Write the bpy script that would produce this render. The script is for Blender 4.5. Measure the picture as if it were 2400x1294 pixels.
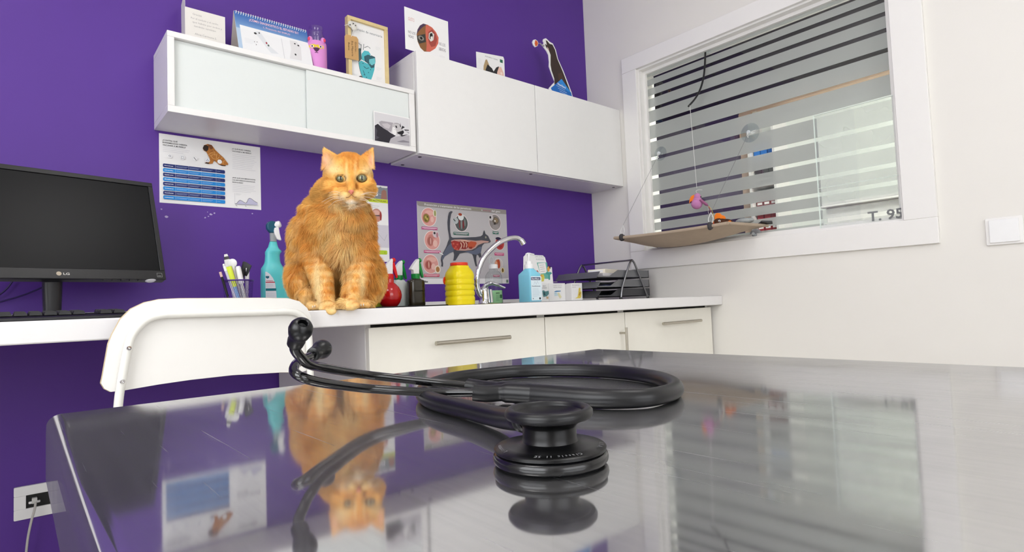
import bpy, bmesh, math, random
import numpy as np
from mathutils import Vector, Matrix, Euler
random.seed(7)
for o in list(bpy.data.objects): bpy.data.objects.remove(o)
SC = bpy.context.scene
COL = SC.collection
# ------------------------------------------------------------------ camera
CAM = Vector((-2.3125, -2.0120, 0.766))
YAW, PITCH, ROLL, FPX = math.radians(-40.7635), math.radians(2.8245), math.radians(-2.2317), 1354.25
fw = Vector((-math.sin(YAW)*math.cos(PITCH), math.cos(YAW)*math.cos(PITCH), math.sin(PITCH)))
rt = Vector((math.cos(YAW), math.sin(YAW), 0)); up = rt.cross(fw)
rt, up = math.cos(ROLL)*rt+math.sin(ROLL)*up, math.cos(ROLL)*up-math.sin(ROLL)*rt
cam = bpy.data.cameras.new('camera'); cam.sensor_fit = 'HORIZONTAL'; cam.sensor_width = 36.0
cam.lens = 36.0*FPX/2400.0; cam.clip_start = 0.01; cam.clip_end = 60
camo = bpy.data.objects.new('camera', cam); COL.objects.link(camo)
mw = Matrix((rt, up, -fw)).transposed().to_4x4(); mw.translation = CAM
camo.matrix_world = mw
SC.camera = camo
# ------------------------------------------------------------------ world, exposure
wd = bpy.data.worlds.new('world'); SC.world = wd; wd.use_nodes = True
wd.node_tree.nodes['Background'].inputs[0].default_value = (0.8, 0.85, 0.95, 1)
wd.node_tree.nodes['Background'].inputs[1].default_value = 0.25
SC.view_settings.view_transform = 'Standard'; SC.view_settings.look = 'None'
SC.view_settings.gamma = 1.0; SC.view_settings.use_curve_mapping = False
SC.view_settings.exposure = -0.09
LIGHT_A, LIGHT_B, LIGHT_R, LIGHT_FILL = 6.8, 8.5, 80.0, 3.3     # ceiling panels (room, room, reception), added fill panels behind and left of the camera
# ------------------------------------------------------------------ helpers
def lin(c):
    if isinstance(c, str):
        c = [int(c[i:i+2], 16)/255 for i in (1, 3, 5)]
        return tuple(x/12.92 if x <= 0.04045 else ((x+0.055)/1.055)**2.4 for x in c)
    return tuple(c)
MATS = {}
def mat(name, col, rough=0.5, metal=0.0, noise=0.04, nscale=40.0, bump=0.0, bscale=200.0, coat=0.0, trans=0.0, ior=1.45, emit=None, estr=0.0, spec=0.5, sub=0.0, alpha=1.0):
    if name in MATS: return MATS[name]
    m = bpy.data.materials.new(name); m.use_nodes = True; nt = m.node_tree; b = nt.nodes['Principled BSDF']
    c = lin(col)
    tc = nt.nodes.new('ShaderNodeTexCoord')
    nz = nt.nodes.new('ShaderNodeTexNoise'); nz.inputs['Scale'].default_value = nscale; nz.inputs['Detail'].default_value = 4
    nt.links.new(tc.outputs['Object'], nz.inputs['Vector'])
    mx = nt.nodes.new('ShaderNodeMix'); mx.data_type = 'RGBA'
    mx.inputs[6].default_value = tuple(x*(1-noise) for x in c)+(1,)
    mx.inputs[7].default_value = tuple(min(1, x*(1+noise)) for x in c)+(1,)
    nt.links.new(nz.outputs['Fac'], mx.inputs[0]); nt.links.new(mx.outputs[2], b.inputs['Base Color'])
    b.inputs['Roughness'].default_value = rough; b.inputs['Metallic'].default_value = metal
    b.inputs['Specular IOR Level'].default_value = spec
    b.inputs['Coat Weight'].default_value = coat; b.inputs['Coat Roughness'].default_value = 0.08
    b.inputs['Transmission Weight'].default_value = trans; b.inputs['IOR'].default_value = ior
    b.inputs['Subsurface Weight'].default_value = sub; b.inputs['Subsurface Scale'].default_value = 0.01
    b.inputs['Alpha'].default_value = alpha
    if emit is not None:
        b.inputs['Emission Color'].default_value = lin(emit)+(1,); b.inputs['Emission Strength'].default_value = estr
    if bump:
        n2 = nt.nodes.new('ShaderNodeTexNoise'); n2.inputs['Scale'].default_value = bscale; n2.inputs['Detail'].default_value = 3
        nt.links.new(tc.outputs['Object'], n2.inputs['Vector'])
        bp = nt.nodes.new('ShaderNodeBump'); bp.inputs['Strength'].default_value = bump; bp.inputs['Distance'].default_value = 0.002
        nt.links.new(n2.outputs['Fac'], bp.inputs['Height']); nt.links.new(bp.outputs['Normal'], b.inputs['Normal'])
    MATS[name] = m
    return m
def thin_glass(name, tint=(0.96, 0.98, 0.97), gloss=0.9):
    if name in MATS: return MATS[name]
    m = bpy.data.materials.new(name); m.use_nodes = True; nt = m.node_tree; nt.nodes.clear()
    o = nt.nodes.new('ShaderNodeOutputMaterial'); t = nt.nodes.new('ShaderNodeBsdfTransparent'); g = nt.nodes.new('ShaderNodeBsdfGlossy')
    g.inputs['Roughness'].default_value = 0.02; g.inputs['Color'].default_value = (gloss,)*3+(1,)
    t.inputs['Color'].default_value = tint+(1,)
    f = nt.nodes.new('ShaderNodeFresnel'); ge = nt.nodes.new('ShaderNodeNewGeometry'); mr = nt.nodes.new('ShaderNodeMapRange')
    mr.inputs['To Min'].default_value = 1.45; mr.inputs['To Max'].default_value = 1/1.45
    nt.links.new(ge.outputs['Backfacing'], mr.inputs['Value']); nt.links.new(mr.outputs[0], f.inputs['IOR'])
    mx = nt.nodes.new('ShaderNodeMixShader')
    nt.links.new(f.outputs[0], mx.inputs[0]); nt.links.new(t.outputs[0], mx.inputs[1]); nt.links.new(g.outputs[0], mx.inputs[2]); nt.links.new(mx.outputs[0], o.inputs[0])
    MATS[name] = m; return m
def frosted(name, col, clear=0.3):
    if name in MATS: return MATS[name]
    m = bpy.data.materials.new(name); m.use_nodes = True; nt = m.node_tree; nt.nodes.clear()
    o = nt.nodes.new('ShaderNodeOutputMaterial'); t = nt.nodes.new('ShaderNodeBsdfTransparent'); d = nt.nodes.new('ShaderNodeBsdfDiffuse'); l = nt.nodes.new('ShaderNodeBsdfTranslucent')
    nz = nt.nodes.new('ShaderNodeTexNoise'); nz.inputs['Scale'].default_value = 6
    tc = nt.nodes.new('ShaderNodeTexCoord'); nt.links.new(tc.outputs['Object'], nz.inputs['Vector'])
    mc = nt.nodes.new('ShaderNodeMix'); mc.data_type = 'RGBA'; c = lin(col)
    mc.inputs[6].default_value = tuple(x*.96 for x in c)+(1,); mc.inputs[7].default_value = tuple(x*1.04 for x in c)+(1,)
    nt.links.new(nz.outputs['Fac'], mc.inputs[0])
    for s in (d, l): nt.links.new(mc.outputs[2], s.inputs['Color'])
    m1 = nt.nodes.new('ShaderNodeMixShader'); m1.inputs[0].default_value = 0.45; m2 = nt.nodes.new('ShaderNodeMixShader'); m2.inputs[0].default_value = clear
    nt.links.new(d.outputs[0], m1.inputs[1]); nt.links.new(l.outputs[0], m1.inputs[2]); nt.links.new(m1.outputs[0], m2.inputs[1]); nt.links.new(t.outputs[0], m2.inputs[2]); nt.links.new(m2.outputs[0], o.inputs[0])
    MATS[name] = m; return m
def ink():
    if 'printed_ink' in MATS: return MATS['printed_ink']
    m = mat('printed_ink', '#ffffff', 0.45, spec=0.35); nt = m.node_tree
    a = nt.nodes.new('ShaderNodeAttribute'); a.attribute_name = 'ink'
    nz = nt.nodes.new('ShaderNodeTexNoise'); nz.inputs['Scale'].default_value = 300
    mx = nt.nodes.new('ShaderNodeMix'); mx.data_type = 'RGBA'; mx.blend_type = 'MULTIPLY'; mx.inputs[0].default_value = 0.06
    nt.links.new(a.outputs['Color'], mx.inputs[6]); nt.links.new(nz.outputs['Color'], mx.inputs[7])
    nt.links.new(mx.outputs[2], nt.nodes['Principled BSDF'].inputs['Base Color'])
    return m
def cat_rom(pts, n=8, closed=False):
    P = [Vector(p) for p in pts]; out = []; N = len(P)
    rng = N if closed else N-1
    for i in range(rng):
        p1, p2 = P[i], P[(i+1) % N]
        p0 = P[i-1] if (closed or i > 0) else p1*2-p2
        p3 = P[(i+2) % N] if (closed or i+2 < N) else p2*2-p1
        for k in range(n):
            t = k/n
            out.append(0.5*((2*p1)+(p2-p0)*t+(2*p0-5*p1+4*p2-p3)*t*t+(3*p1-p0-3*p2+p3)*t**3))
    if not closed: out.append(P[-1])
    return out
class MB:
    def __init__(s): s.v = []; s.f = []; s.m = []; s.col = []; s.M = None
    def add(s, vs, fs, mi=0):
        b = len(s.v)
        s.v += [tuple(s.M @ Vector(v)) if s.M else tuple(v) for v in vs]
        s.f += [tuple(i+b for i in f) for f in fs]; s.m += [mi]*len(fs); return s
    def box(s, x0, x1, y0, y1, z0, z1, mi=0):
        vs = [(x, y, z) for x in (x0, x1) for y in (y0, y1) for z in (z0, z1)]
        return s.add(vs, [(0, 1, 3, 2), (4, 6, 7, 5), (0, 4, 5, 1), (2, 3, 7, 6), (0, 2, 6, 4), (1, 5, 7, 3)], mi)
    def lathe(s, prof, seg=32, c=(0, 0, 0), mi=0, sx=1.0, sy=1.0, sq=2.0):
        vs, fs, rings = [], [], []
        def r2(a):
            ca, sa = math.cos(a), math.sin(a)
            if sq == 2.0: return ca, sa
            k = (abs(ca)**sq+abs(sa)**sq)**(-1/sq); return ca*k, sa*k
        for r, z in prof:
            if r < 1e-6: rings.append([len(vs)]); vs.append((c[0], c[1], c[2]+z))
            else:
                rings.append(list(range(len(vs), len(vs)+seg)))
                for k in range(seg):
                    x, y = r2(2*math.pi*k/seg); vs.append((c[0]+r*x*sx, c[1]+r*y*sy, c[2]+z))
        for a, b in zip(rings, rings[1:]):
            for k in range(seg):
                k2 = (k+1) % seg
                if len(a) == 1 and len(b) == 1: continue
                if len(a) == 1: fs.append((a[0], b[k2], b[k]))
                elif len(b) == 1: fs.append((a[k], a[k2], b[0]))
                else: fs.append((a[k], a[k2], b[k2], b[k]))
        return s.add(vs, fs, mi)
    def tube(s, path, r, seg=10, mi=0, closed=False, caps=True, flat=1.0):
        P = [Vector(p) for p in path]; N = len(P)
        R = [float(r)]*N if not hasattr(r, '__len__') else [float(x) for x in r]
        T = []
        for i in range(N):
            a = P[i-1] if (i > 0 or closed) else P[i]; b = P[(i+1) % N] if (i < N-1 or closed) else P[i]
            d = b-a; T.append(d.normalized() if d.length > 1e-12 else Vector((0, 0, 1)))
        n = T[0].cross(Vector((0, 0, 1)))
        if n.length < 1e-3: n = T[0].cross(Vector((0, 1, 0)))
        n.normalize(); vs, fs = [], []
        for i in range(N):
            if i: n = (n-T[i]*n.dot(T[i])).normalized()
            b = T[i].cross(n)
            for k in range(seg):
                a = 2*math.pi*k/seg; vs.append(tuple(P[i]+R[i]*(math.cos(a)*n+flat*math.sin(a)*b)))
        rg = N if closed else N-1
        for i in range(rg):
            for k in range(seg):
                k2 = (k+1) % seg; j = (i+1) % N
                fs.append((i*seg+k, i*seg+k2, j*seg+k2, j*seg+k))
        if caps and not closed: fs.append(tuple(range(seg))[::-1]); fs.append(tuple((N-1)*seg+k for k in range(seg)))
        return s.add(vs, fs, mi)
    def prism(s, poly, y0, y1, mi=0):
        n = len(poly); vs = [(u, y0, w) for u, w in poly]+[(u, y1, w) for u, w in poly]
        ar = sum(poly[i][0]*poly[(i+1) % n][1]-poly[(i+1) % n][0]*poly[i][1] for i in range(n))
        f1, f2 = tuple(range(n)), tuple(range(n, 2*n))[::-1]
        sd = [(i, i+n, (i+1) % n+n, (i+1) % n) for i in range(n)]
        if ar < 0: f1, f2, sd = f1[::-1], f2[::-1], [x[::-1] for x in sd]
        return s.add(vs, [f1, f2]+sd, mi)
    def ell(s, c, r, seg=20, rings=12, rot=None, mi=0):
        if not hasattr(r, '__len__'): r = (r, r, r)
        E = Euler(rot).to_matrix() if rot else Matrix.Identity(3); vs, fs = [], []
        def pt(a, b): return tuple(Vector(c)+E @ Vector((r[0]*math.sin(a)*math.cos(b), r[1]*math.sin(a)*math.sin(b), r[2]*math.cos(a))))
        vs.append(pt(0, 0))
        for i in range(1, rings):
            for k in range(seg): vs.append(pt(math.pi*i/rings, 2*math.pi*k/seg))
        vs.append(pt(math.pi, 0)); L = len(vs)-1
        for k in range(seg):
            k2 = (k+1) % seg
            fs.append((0, 1+k, 1+k2)); fs.append((L, L-seg+k2, L-seg+k))
            for i in range(rings-2): fs.append((1+i*seg+k, 1+(i+1)*seg+k, 1+(i+1)*seg+k2, 1+i*seg+k2))
        return s.add(vs, fs, mi)
    def loft(s, rings, caps=True, mi=0):
        n = len(rings[0]); vs = [p for r in rings for p in r]; fs = []
        for i in range(len(rings)-1):
            for k in range(n):
                k2 = (k+1) % n; fs.append((i*n+k, i*n+k2, (i+1)*n+k2, (i+1)*n+k))
        if caps: fs.append(tuple(range(n))[::-1]); fs.append(tuple((len(rings)-1)*n+k for k in range(n)))
        return s.add(vs, fs, mi)
    def build(s, name, mats, parent=None, loc=(0, 0, 0), rot=(0, 0, 0), smooth=40, bevel=0.0, seg=2, label=None, sub=0):
        me = bpy.data.meshes.new(name); me.from_pydata(s.v, [], s.f)
        if not isinstance(mats, (list, tuple)): mats = [mats]
        for m in mats: me.materials.append(m)
        me.polygons.foreach_set('material_index', s.m)
        me.update()
        bm = bmesh.new(); bm.from_mesh(me); bmesh.ops.recalc_face_normals(bm, faces=bm.faces); bm.to_mesh(me); bm.free()
        if smooth: me.shade_smooth(); me.set_sharp_from_angle(angle=math.radians(smooth))
        o = bpy.data.objects.new(name, me); COL.objects.link(o); o.location = loc; o.rotation_euler = rot
        if parent: o.parent = parent
        if bevel:
            b = o.modifiers.new('bevel', 'BEVEL'); b.width = bevel; b.segments = seg; b.limit_method = 'ANGLE'; b.angle_limit = math.radians(40)
            b.harden_normals = False
        if sub: d = o.modifiers.new('subdivision', 'SUBSURF'); d.levels = sub; d.render_levels = sub
        if label: o['label'] = label
        return o
def thing(name, label, cat, loc=(0, 0, 0), rz=0.0, group=None, rot=None):
    o = bpy.data.objects.new(name, None); COL.objects.link(o); o.empty_display_size = 0.05
    o.location = loc; o.rotation_euler = rot if rot else (0, 0, rz); o['label'] = label; o['category'] = cat
    if group: o['group'] = group
    return o
def tag(o, label, cat, group=None):
    o['label'] = label; o['category'] = cat
    if group: o['group'] = group
    return o
def struct(o, label=None):
    o['kind'] = 'structure'
    if label: o['label'] = label
    return o
def box(name, x0, x1, y0, y1, z0, z1, m, parent=None, bevel=0.0, seg=2, label=None):
    # mesh whose origin sits at the box's base centre
    cx, cy = (x0+x1)/2, (y0+y1)/2
    return MB().box(x0-cx, x1-cx, y0-cy, y1-cy, 0, z1-z0).build(name, m, parent, (cx, cy, z0), smooth=0 if not bevel else 40, bevel=bevel, seg=seg, label=label)
def prof_poly(fn, a0, a1, n): return [fn(a0+(a1-a0)*i/n) for i in range(n+1)]
def rrect(x0, x1, z0, z1, r, n=5):
    out = []
    for cx, cz, a in ((x1-r, z0+r, -90), (x1-r, z1-r, 0), (x0+r, z1-r, 90), (x0+r, z0+r, 180)):
        for k in range(n+1):
            t = math.radians(a+90*k/n); out.append((cx+r*math.cos(t), cz+r*math.sin(t)))
    return out
def circ(cx, cz, rx, rz=None, n=24, a0=0, a1=360):
    rz = rx if rz is None else rz
    full = abs(a1-a0) >= 360
    return [(cx+rx*math.cos(math.radians(a0+(a1-a0)*k/n)), cz+rz*math.sin(math.radians(a0+(a1-a0)*k/n))) for k in range(n if full else n+1)]
# --- flat print: coloured polygons lying a hair in front of a board (board front faces local -y)
FONTC = {}
def text_polys(s, size, bold=False):
    key = (s, bold)
    if key not in FONTC:
        cu = bpy.data.curves.new('t', 'FONT'); cu.body = s; cu.size = 1.0; cu.resolution_u = 2
        if bold: cu.offset = 0.022
        o = bpy.data.objects.new('t', cu); COL.objects.link(o); bpy.context.view_layer.update()
        dg = bpy.context.evaluated_depsgraph_get(); me = o.evaluated_get(dg).to_mesh()
        vs = [tuple(v.co) for v in me.vertices]; fs = [tuple(p.vertices) for p in me.polygons]
        o.evaluated_get(dg).to_mesh_clear()
        bpy.data.objects.remove(o); bpy.data.curves.remove(cu)
        FONTC[key] = (vs, fs)
    vs, fs = FONTC[key]
    return [(x*size, y*size) for x, y, z in vs], fs
class Print:
    def __init__(s): s.v = []; s.f = []; s.c = []; s.lay = 0
    def poly(s, pts, col, y=None):
        s.lay += 1; yy = -0.0002-0.00002*s.lay if y is None else y
        b = len(s.v); s.v += [(u, yy, w) for u, w in pts]
        ar = sum(pts[i][0]*pts[(i+1) % len(pts)][1]-pts[(i+1) % len(pts)][0]*pts[i][1] for i in range(len(pts)))
        ix = list(range(b, b+len(pts)))
        s.f.append(tuple(ix if ar > 0 else ix[::-1])); s.c.append(lin(col)); return s
    def rect(s, x0, x1, z0, z1, col): return s.poly([(x0, z0), (x1, z0), (x1, z1), (x0, z1)], col)
    def line(s, pts, w, col):
        s.lay += 1; yy = -0.0002-0.00002*s.lay; c = lin(col)
        for (a, b), (c2, d) in zip(pts, pts[1:]):
            l = math.hypot(c2-a, d-b) or 1; nx, nz = -(d-b)/l*w/2, (c2-a)/l*w/2
            k = len(s.v); s.v += [(a+nx, yy, b+nz), (c2+nx, yy, d+nz), (c2-nx, yy, d-nz), (a-nx, yy, b-nz)]
            s.f.append((k+3, k+2, k+1, k)); s.c.append(c)
        return s
    def text(s, t, x, z, h, col, align='l', bold=False, wmax=None, rot=0.0):
        vs, fs = text_polys(t, h*1.38, bold)
        if not vs: return s
        x0 = min(v[0] for v in vs); x1 = max(v[0] for v in vs); k = 1.0
        if wmax and (x1-x0) > 0: k = wmax/(x1-x0)
        off = {'l': -x0*k, 'c': -(x0+x1)/2*k, 'r': -x1*k}[align]
        s.lay += 1; yy = -0.0002-0.00002*s.lay; b = len(s.v); cr, sr = math.cos(rot), math.sin(rot)
        for u, w in vs:
            u = u*k+off; s.v.append((x+u*cr-w*sr, yy, z+u*sr+w*cr))
        c = lin(col)
        for f in fs: s.f.append(tuple(i+b for i in f)); s.c.append(c)
        return s
    def lines(s, x0, x1, z, n, dz, w, col, seed=0):
        r = random.Random(seed)
        for k in range(n):
            s.line([(x0, z-k*dz), (x1-(x1-x0)*r.uniform(0, .25 if k < n-1 else .5), z-k*dz)], w, col)
        return s
    def build(s, name, parent, loc=(0, 0, 0), rot=(0, 0, 0)):
        me = bpy.data.meshes.new(name); me.from_pydata(s.v, [], s.f); me.materials.append(ink())
        at = me.attributes.new('ink', 'FLOAT_COLOR', 'FACE')
        at.data.foreach_set('color', [x for c in s.c for x in (c[0], c[1], c[2], 1.0)])
        me.update()
        o = bpy.data.objects.new(name, me); COL.objects.link(o); o.parent = parent; o.location = loc; o.rotation_euler = rot
        return o
# ------------------------------------------------------------------ shared materials
white_lam = mat('white_laminate', '#eeecea', 0.32, noise=0.015, bump=0.02, bscale=90)
white_door = mat('white_door_paint', '#efeeec', 0.28, noise=0.015)
cream_lam = mat('cream_laminate', '#efece2', 0.3, noise=0.02, bump=0.02, bscale=90)
paper = mat('paper', '#f0efee', 0.6, noise=0.02)
black_pl = mat('black_plastic', '#17171a', 0.38, noise=0.1, bump=0.03, bscale=600)
steel = mat('brushed_handle_steel', '#b9b4a8', 0.28, 1.0, noise=0.08, nscale=200)
chrome = mat('chrome', '#e6e6e8', 0.04, 1.0, noise=0.02)
white_pl = mat('white_plastic', '#f2f2f2', 0.3, noise=0.02)
# ================================================================== THE SETTING
purple = mat('purple_wall_paint', (0.100, 0.034, 0.285), 0.45, noise=0.05, nscale=3.0, bump=0.06, bscale=260, spec=0.35)
wallw = mat('white_wall_paint', '#ebe8e2', 0.6, noise=0.015, nscale=4, bump=0.05, bscale=220)
ceilw = mat('ceiling_paint', '#efeeec', 0.8, noise=0.01)
floorm = mat('grey_vinyl_floor', '#cbc5bd', 0.4, noise=0.06, nscale=8)
trimw = mat('white_gloss_trim', '#f1efec', 0.3, noise=0.01)
struct(box('floor', -3.9, 0.0, -4.2, 0.0, -0.10, 0.0, floorm))
struct(box('ceiling', -3.9, 0.0, -4.2, 0.0, 2.55, 2.65, ceilw))
struct(box('wall_back', -3.9, 0.12, 0.0, 0.12, 0.0, 2.55, purple))
struct(box('wall_left', -4.0, -3.9, -4.2, 0.12, 0.0, 2.55, wallw))
struct(box('wall_front', -4.0, 0.12, -4.3, -4.2, 0.0, 2.55, wallw))
# right wall with the window opening (y -1.402 .. -0.331, z 1.00 .. 1.892)
WY0, WY1, WZ0, WZ1 = -1.402, -0.331, 1.000, 1.892
b = MB()
b.box(0, 0.12, -4.2, WY0, 0, 2.55); b.box(0, 0.12, WY1, 0.0, 0, 2.55)
b.box(0, 0.12, WY0, WY1, 0, WZ0); b.box(0, 0.12, WY0, WY1, WZ1, 2.55)
struct(b.build('wall_right', wallw, smooth=0))
struct(box('baseboard_back', -3.9, -1.64, -0.012, 0.0, 0.0, 0.07, mat('dark_baseboard', '#2a2440', 0.4)))
# --- ceiling panels
def ceiling_lamp(x, y, sx, sy, strength, label):
    t = thing('ceiling_light', label, 'lamp', (x, y, 2.55), group='ceiling panels')
    fr = MB(); 
    for a in ((-sx, sx, -sy, -sy+.02), (-sx, sx, sy-.02, sy), (-sx, -sx+.02, -sy, sy), (sx-.02, sx, -sy, sy)): fr.box(a[0], a[1], a[2], a[3], -0.02, 0)
    fr.build('frame', white_pl, t)
    MB().box(-sx+.02, sx-.02, -sy+.02, sy-.02, -0.016, -0.004).build('diffuser', mat('lit_diffuser_%d' % int(strength*100), '#ffffff', 0.6, emit=(1.0, 0.975, 0.95), estr=strength), t, smooth=0)
    return t
ceiling_lamp(-1.35, -1.75, 0.30, 0.30, LIGHT_A, 'square lit ceiling panel above the white wall side of the room')
ceiling_lamp(-2.75, -1.45, 0.30, 0.30, LIGHT_B, 'square lit ceiling panel above the monitor side of the room')
# --- reception room behind the window
struct(box('floor_beyond', 0.12, 3.2, -3.0, 1.6, -0.10, 0.0, floorm))
struct(box('ceiling_beyond', 0.12, 3.2, -3.0, 1.6, 2.55, 2.65, ceilw))
struct(box('wall_beyond', 1.62, 1.72, -3.0, 1.6, 0.0, 2.55, mat('pale_green_wall_paint', '#dfe4df', 0.6, noise=0.02)))
struct(box('wall_beyond_front', 0.12, 3.2, -3.1, -3.0, 0.0, 2.55, wallw))
struct(box('wall_beyond_back', 0.12, 3.2, 1.6, 1.7, 0.0, 2.55, purple))
struct(box('wall_beyond_purple', 1.56, 1.62, -0.045, 1.6, 0.0, 2.05, mat('purple_hazed_dim', '#4a3b60', 0.6)))  # greyer purple: glass reflections and dimness put into the wall colour
struct(box('trim_bulkhead', 1.30, 1.62, -3.0, 1.6, 2.095, 2.55, mat('dark_bulkhead', '#120d16', 0.8)))
struct(box('trim_lintel', 1.55, 1.62, -3.0, -0.045, 2.035, 2.095, mat('peach_trim_paint', '#f3d3b8', 0.5)))
struct(box('trim_post', 1.54, 1.62, -0.135, -0.046, 0.0, 2.035, mat('peach_trim_paint', '#f3d3b8', 0.5)))
struct(box('trim_jamb', 1.56, 1.62, -0.165, -0.136, 0.0, 2.035, mat('cream_jamb_paint', '#f0e8da', 0.5)))
tl = thing('reception_light', 'long lit ceiling strip in the reception behind the window', 'lamp', (0.26, -1.60, 2.55))
MB().box(-0.08, 0.08, -0.7, 0.7, -0.04, 0).build('housing', white_pl, tl)
MB().box(-0.07, 0.07, -0.68, 0.68, -0.05, -0.041).build('diffuser', mat('reception_diffuser', '#ffffff', 0.6, emit=(1, .98, .94), estr=LIGHT_R), tl, smooth=0)
rc = thing('reception_counter', 'tall white reception counter seen through the clear lower right glass', 'counter', (1.15, -1.40, 0))
MB().box(-0.2, 0.2, -0.72, 0.60, 0, 1.21).build('body', white_lam, rc, bevel=0.004)
MB().box(-0.22, 0.22, -0.74, 0.62, 1.211, 1.235).build('top', white_lam, rc, bevel=0.004)
# product shelf against the far wall
sh = thing('product_shelf', 'narrow product shelf on the far reception wall, seen between the frosted stripes', 'shelf', (1.62, -0.245, 1.0))
for k in range(6): MB().box(-0.20, 0, -0.075, 0.075, 0.16*k, 0.16*k+0.014).build('shelf_board', white_lam, sh)
for s in (-1, 1): MB().box(-0.20, 0, s*0.0825-0.0075, s*0.0825+0.0075, 0, 0.95).build('side_panel', white_lam, sh)
cols = [('#35383a', 'dark grey'), ('#8c2a35', 'dark red'), ('#7c2c36', 'wine red'), ('#3c3f41', 'charcoal'), ('#2f74c0', 'bright blue'), ('#2f3234', 'black')]
for r, (c, nm) in enumerate(cols):
    if r == 5: continue
    mm = mat('carton_'+nm.replace(' ', '_'), c, 0.5, noise=0.25, nscale=60)
    for k in range(3):
        w = 0.042
        y = -0.07+k*0.0475
        o = thing('product_box', '%s product carton, %s of three on its reception shelf' % (nm, ('nearest the post', 'middle', 'farthest from the post')[2-k]), 'box', (1.46, -0.245+y, 1.0+0.16*r+0.0145), group='cartons on the reception shelf')
        MB().box(0, 0.12, 0, w, 0, 0.125).build('carton', mm, o)
        MB().box(-0.0006, -0.0001, 0.005, w-0.005, 0.03, 0.045).build('label_band', white_pl, o, smooth=0)
# --- the window: casing, jambs, glass, frosted stripes, sliding pane
win = bpy.data.objects.new('window_1', None); COL.objects.link(win); win.location = (0, (WY0+WY1)/2, WZ0); struct(win, 'interior window in a white casing with frosted stripes')
cy, hw, H = (WY0+WY1)/2, (WY1-WY0)/2, WZ1-WZ0
OY0, OY1, OZ0, OZ1 = -1.4983-cy, -0.2472-cy, 0.913-WZ0, 1.9676-WZ0
for nm, a in (('casing_top', (OY0, OY1, H, OZ1)), ('casing_bottom', (OY0, OY1, OZ0, 0)), ('casing_side', (OY0, -hw, 0, H)), ('casing_side', (hw, OY1, 0, H))):
    MB().box(-0.016, 0, a[0], a[1], a[2], a[3]).build(nm, trimw, win, bevel=0.002)
for nm, a in (('jamb', (-hw, -hw+.008, 0, H)), ('jamb', (hw-.008, hw, 0, H)), ('jamb_head', (-hw+.008, hw-.008, H-.008, H)), ('sill', (-hw+.008, hw-.008, 0, .008))):
    MB().box(0.0, 0.12, a[0], a[1], a[2], a[3]).build(nm, trimw, win)
GX = 0.05
for nm, a in (('glazing_bead', (-hw+.008, -hw+.022, .008, H-.008)), ('glazing_bead', (hw-.022, hw-.008, .008, H-.008)), ('glazing_bead', (-hw+.022, hw-.022, H-.022, H-.008)), ('glazing_bead', (-hw+.022, hw-.022, .008, .022))):
    MB().box(GX-.018, GX-.004, a[0], a[1], a[2], a[3]).build(nm, trimw, win)
gl = thin_glass('window_glass')
MB().box(GX-.002, GX+.002, -hw+.01, hw-.01, .01, H-.01).build('glass_pane', gl, win, smooth=0)
gaps = [1.8494, 1.8039, 1.7536, 1.6938, 1.6214, 1.5402, 1.4500, 1.3585, 1.2788, 1.2080, 1.1441, 1.0900, 1.0400]
film = frosted('frosted_film', '#c9ccca', 0.26); film_r = frosted('clearer_frosted_film', '#e4e5e3', 0.70)
edges = [WZ1-.009]+[z for g in gaps for z in (g+.0082, g-.0082)]+[WZ0+.009]
for k in range(0, len(edges), 2):
    ym = -1.1215-cy if edges[k] < 1.46 else -hw+.012
    MB().box(GX-.0045, GX-.0022, ym, hw-.012, edges[k+1]-WZ0, edges[k]-WZ0).build('frosted_stripe', film, win, smooth=0)
    if edges[k] < 1.46: MB().box(GX-.0045, GX-.0022, -hw+.012, ym-.0005, edges[k+1]-WZ0, edges[k]-WZ0).build('frosted_stripe', film_r, win, smooth=0)
# sliding pane on the right: clear sheet with polished light edges
sp = MB().box(0.022, 0.027, -1.395-cy, -1.1215-cy, 0.009, 1.446-WZ0).build('sliding_pane', thin_glass('sliding_glass', (0.985, 0.995, 0.99)), win, smooth=0)
edge_m = mat('polished_glass_edge', '#e4efe9', 0.2, noise=0.02)
MB().box(0.0215, 0.0275, -1.395-cy, -1.1215-cy, 1.4461-WZ0, 1.4485-WZ0).build('pane_edge', edge_m, win, smooth=0)
MB().box(0.0215, 0.0275, -1.1213-cy, -1.119-cy, 0.009, 1.4485-WZ0).build('pane_edge', edge_m, win, smooth=0)
MB().box(0.0205, 0.0215, -1.395-cy, -1.1215-cy, 1.163-WZ0, 1.1645-WZ0).build('pane_edge', edge_m, win, smooth=0)
p = Print(); p.text('T. 959', 0, 0, 0.035, '#7b7d7f', bold=True, wmax=0.138)
p.build('lettering', win, (0.0195, -1.284-cy, 1.0150-WZ0), (0, 0, -math.pi/2))
# --- switch on the white wall
sw = thing('light_switch', 'white rocker light switch on the white wall right of the window', 'switch', (0, -1.662, 0.934), -math.pi/2)
MB().prism(rrect(-.0455, .0455, -.0425, .0425, .004), -.008, 0).build('plate', trimw, sw, bevel=.002)
MB().prism(rrect(-.036, .036, -.0355, .0355, .002), -.0125, -.0081).build('rocker', white_pl, sw, bevel=.0015)
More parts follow.
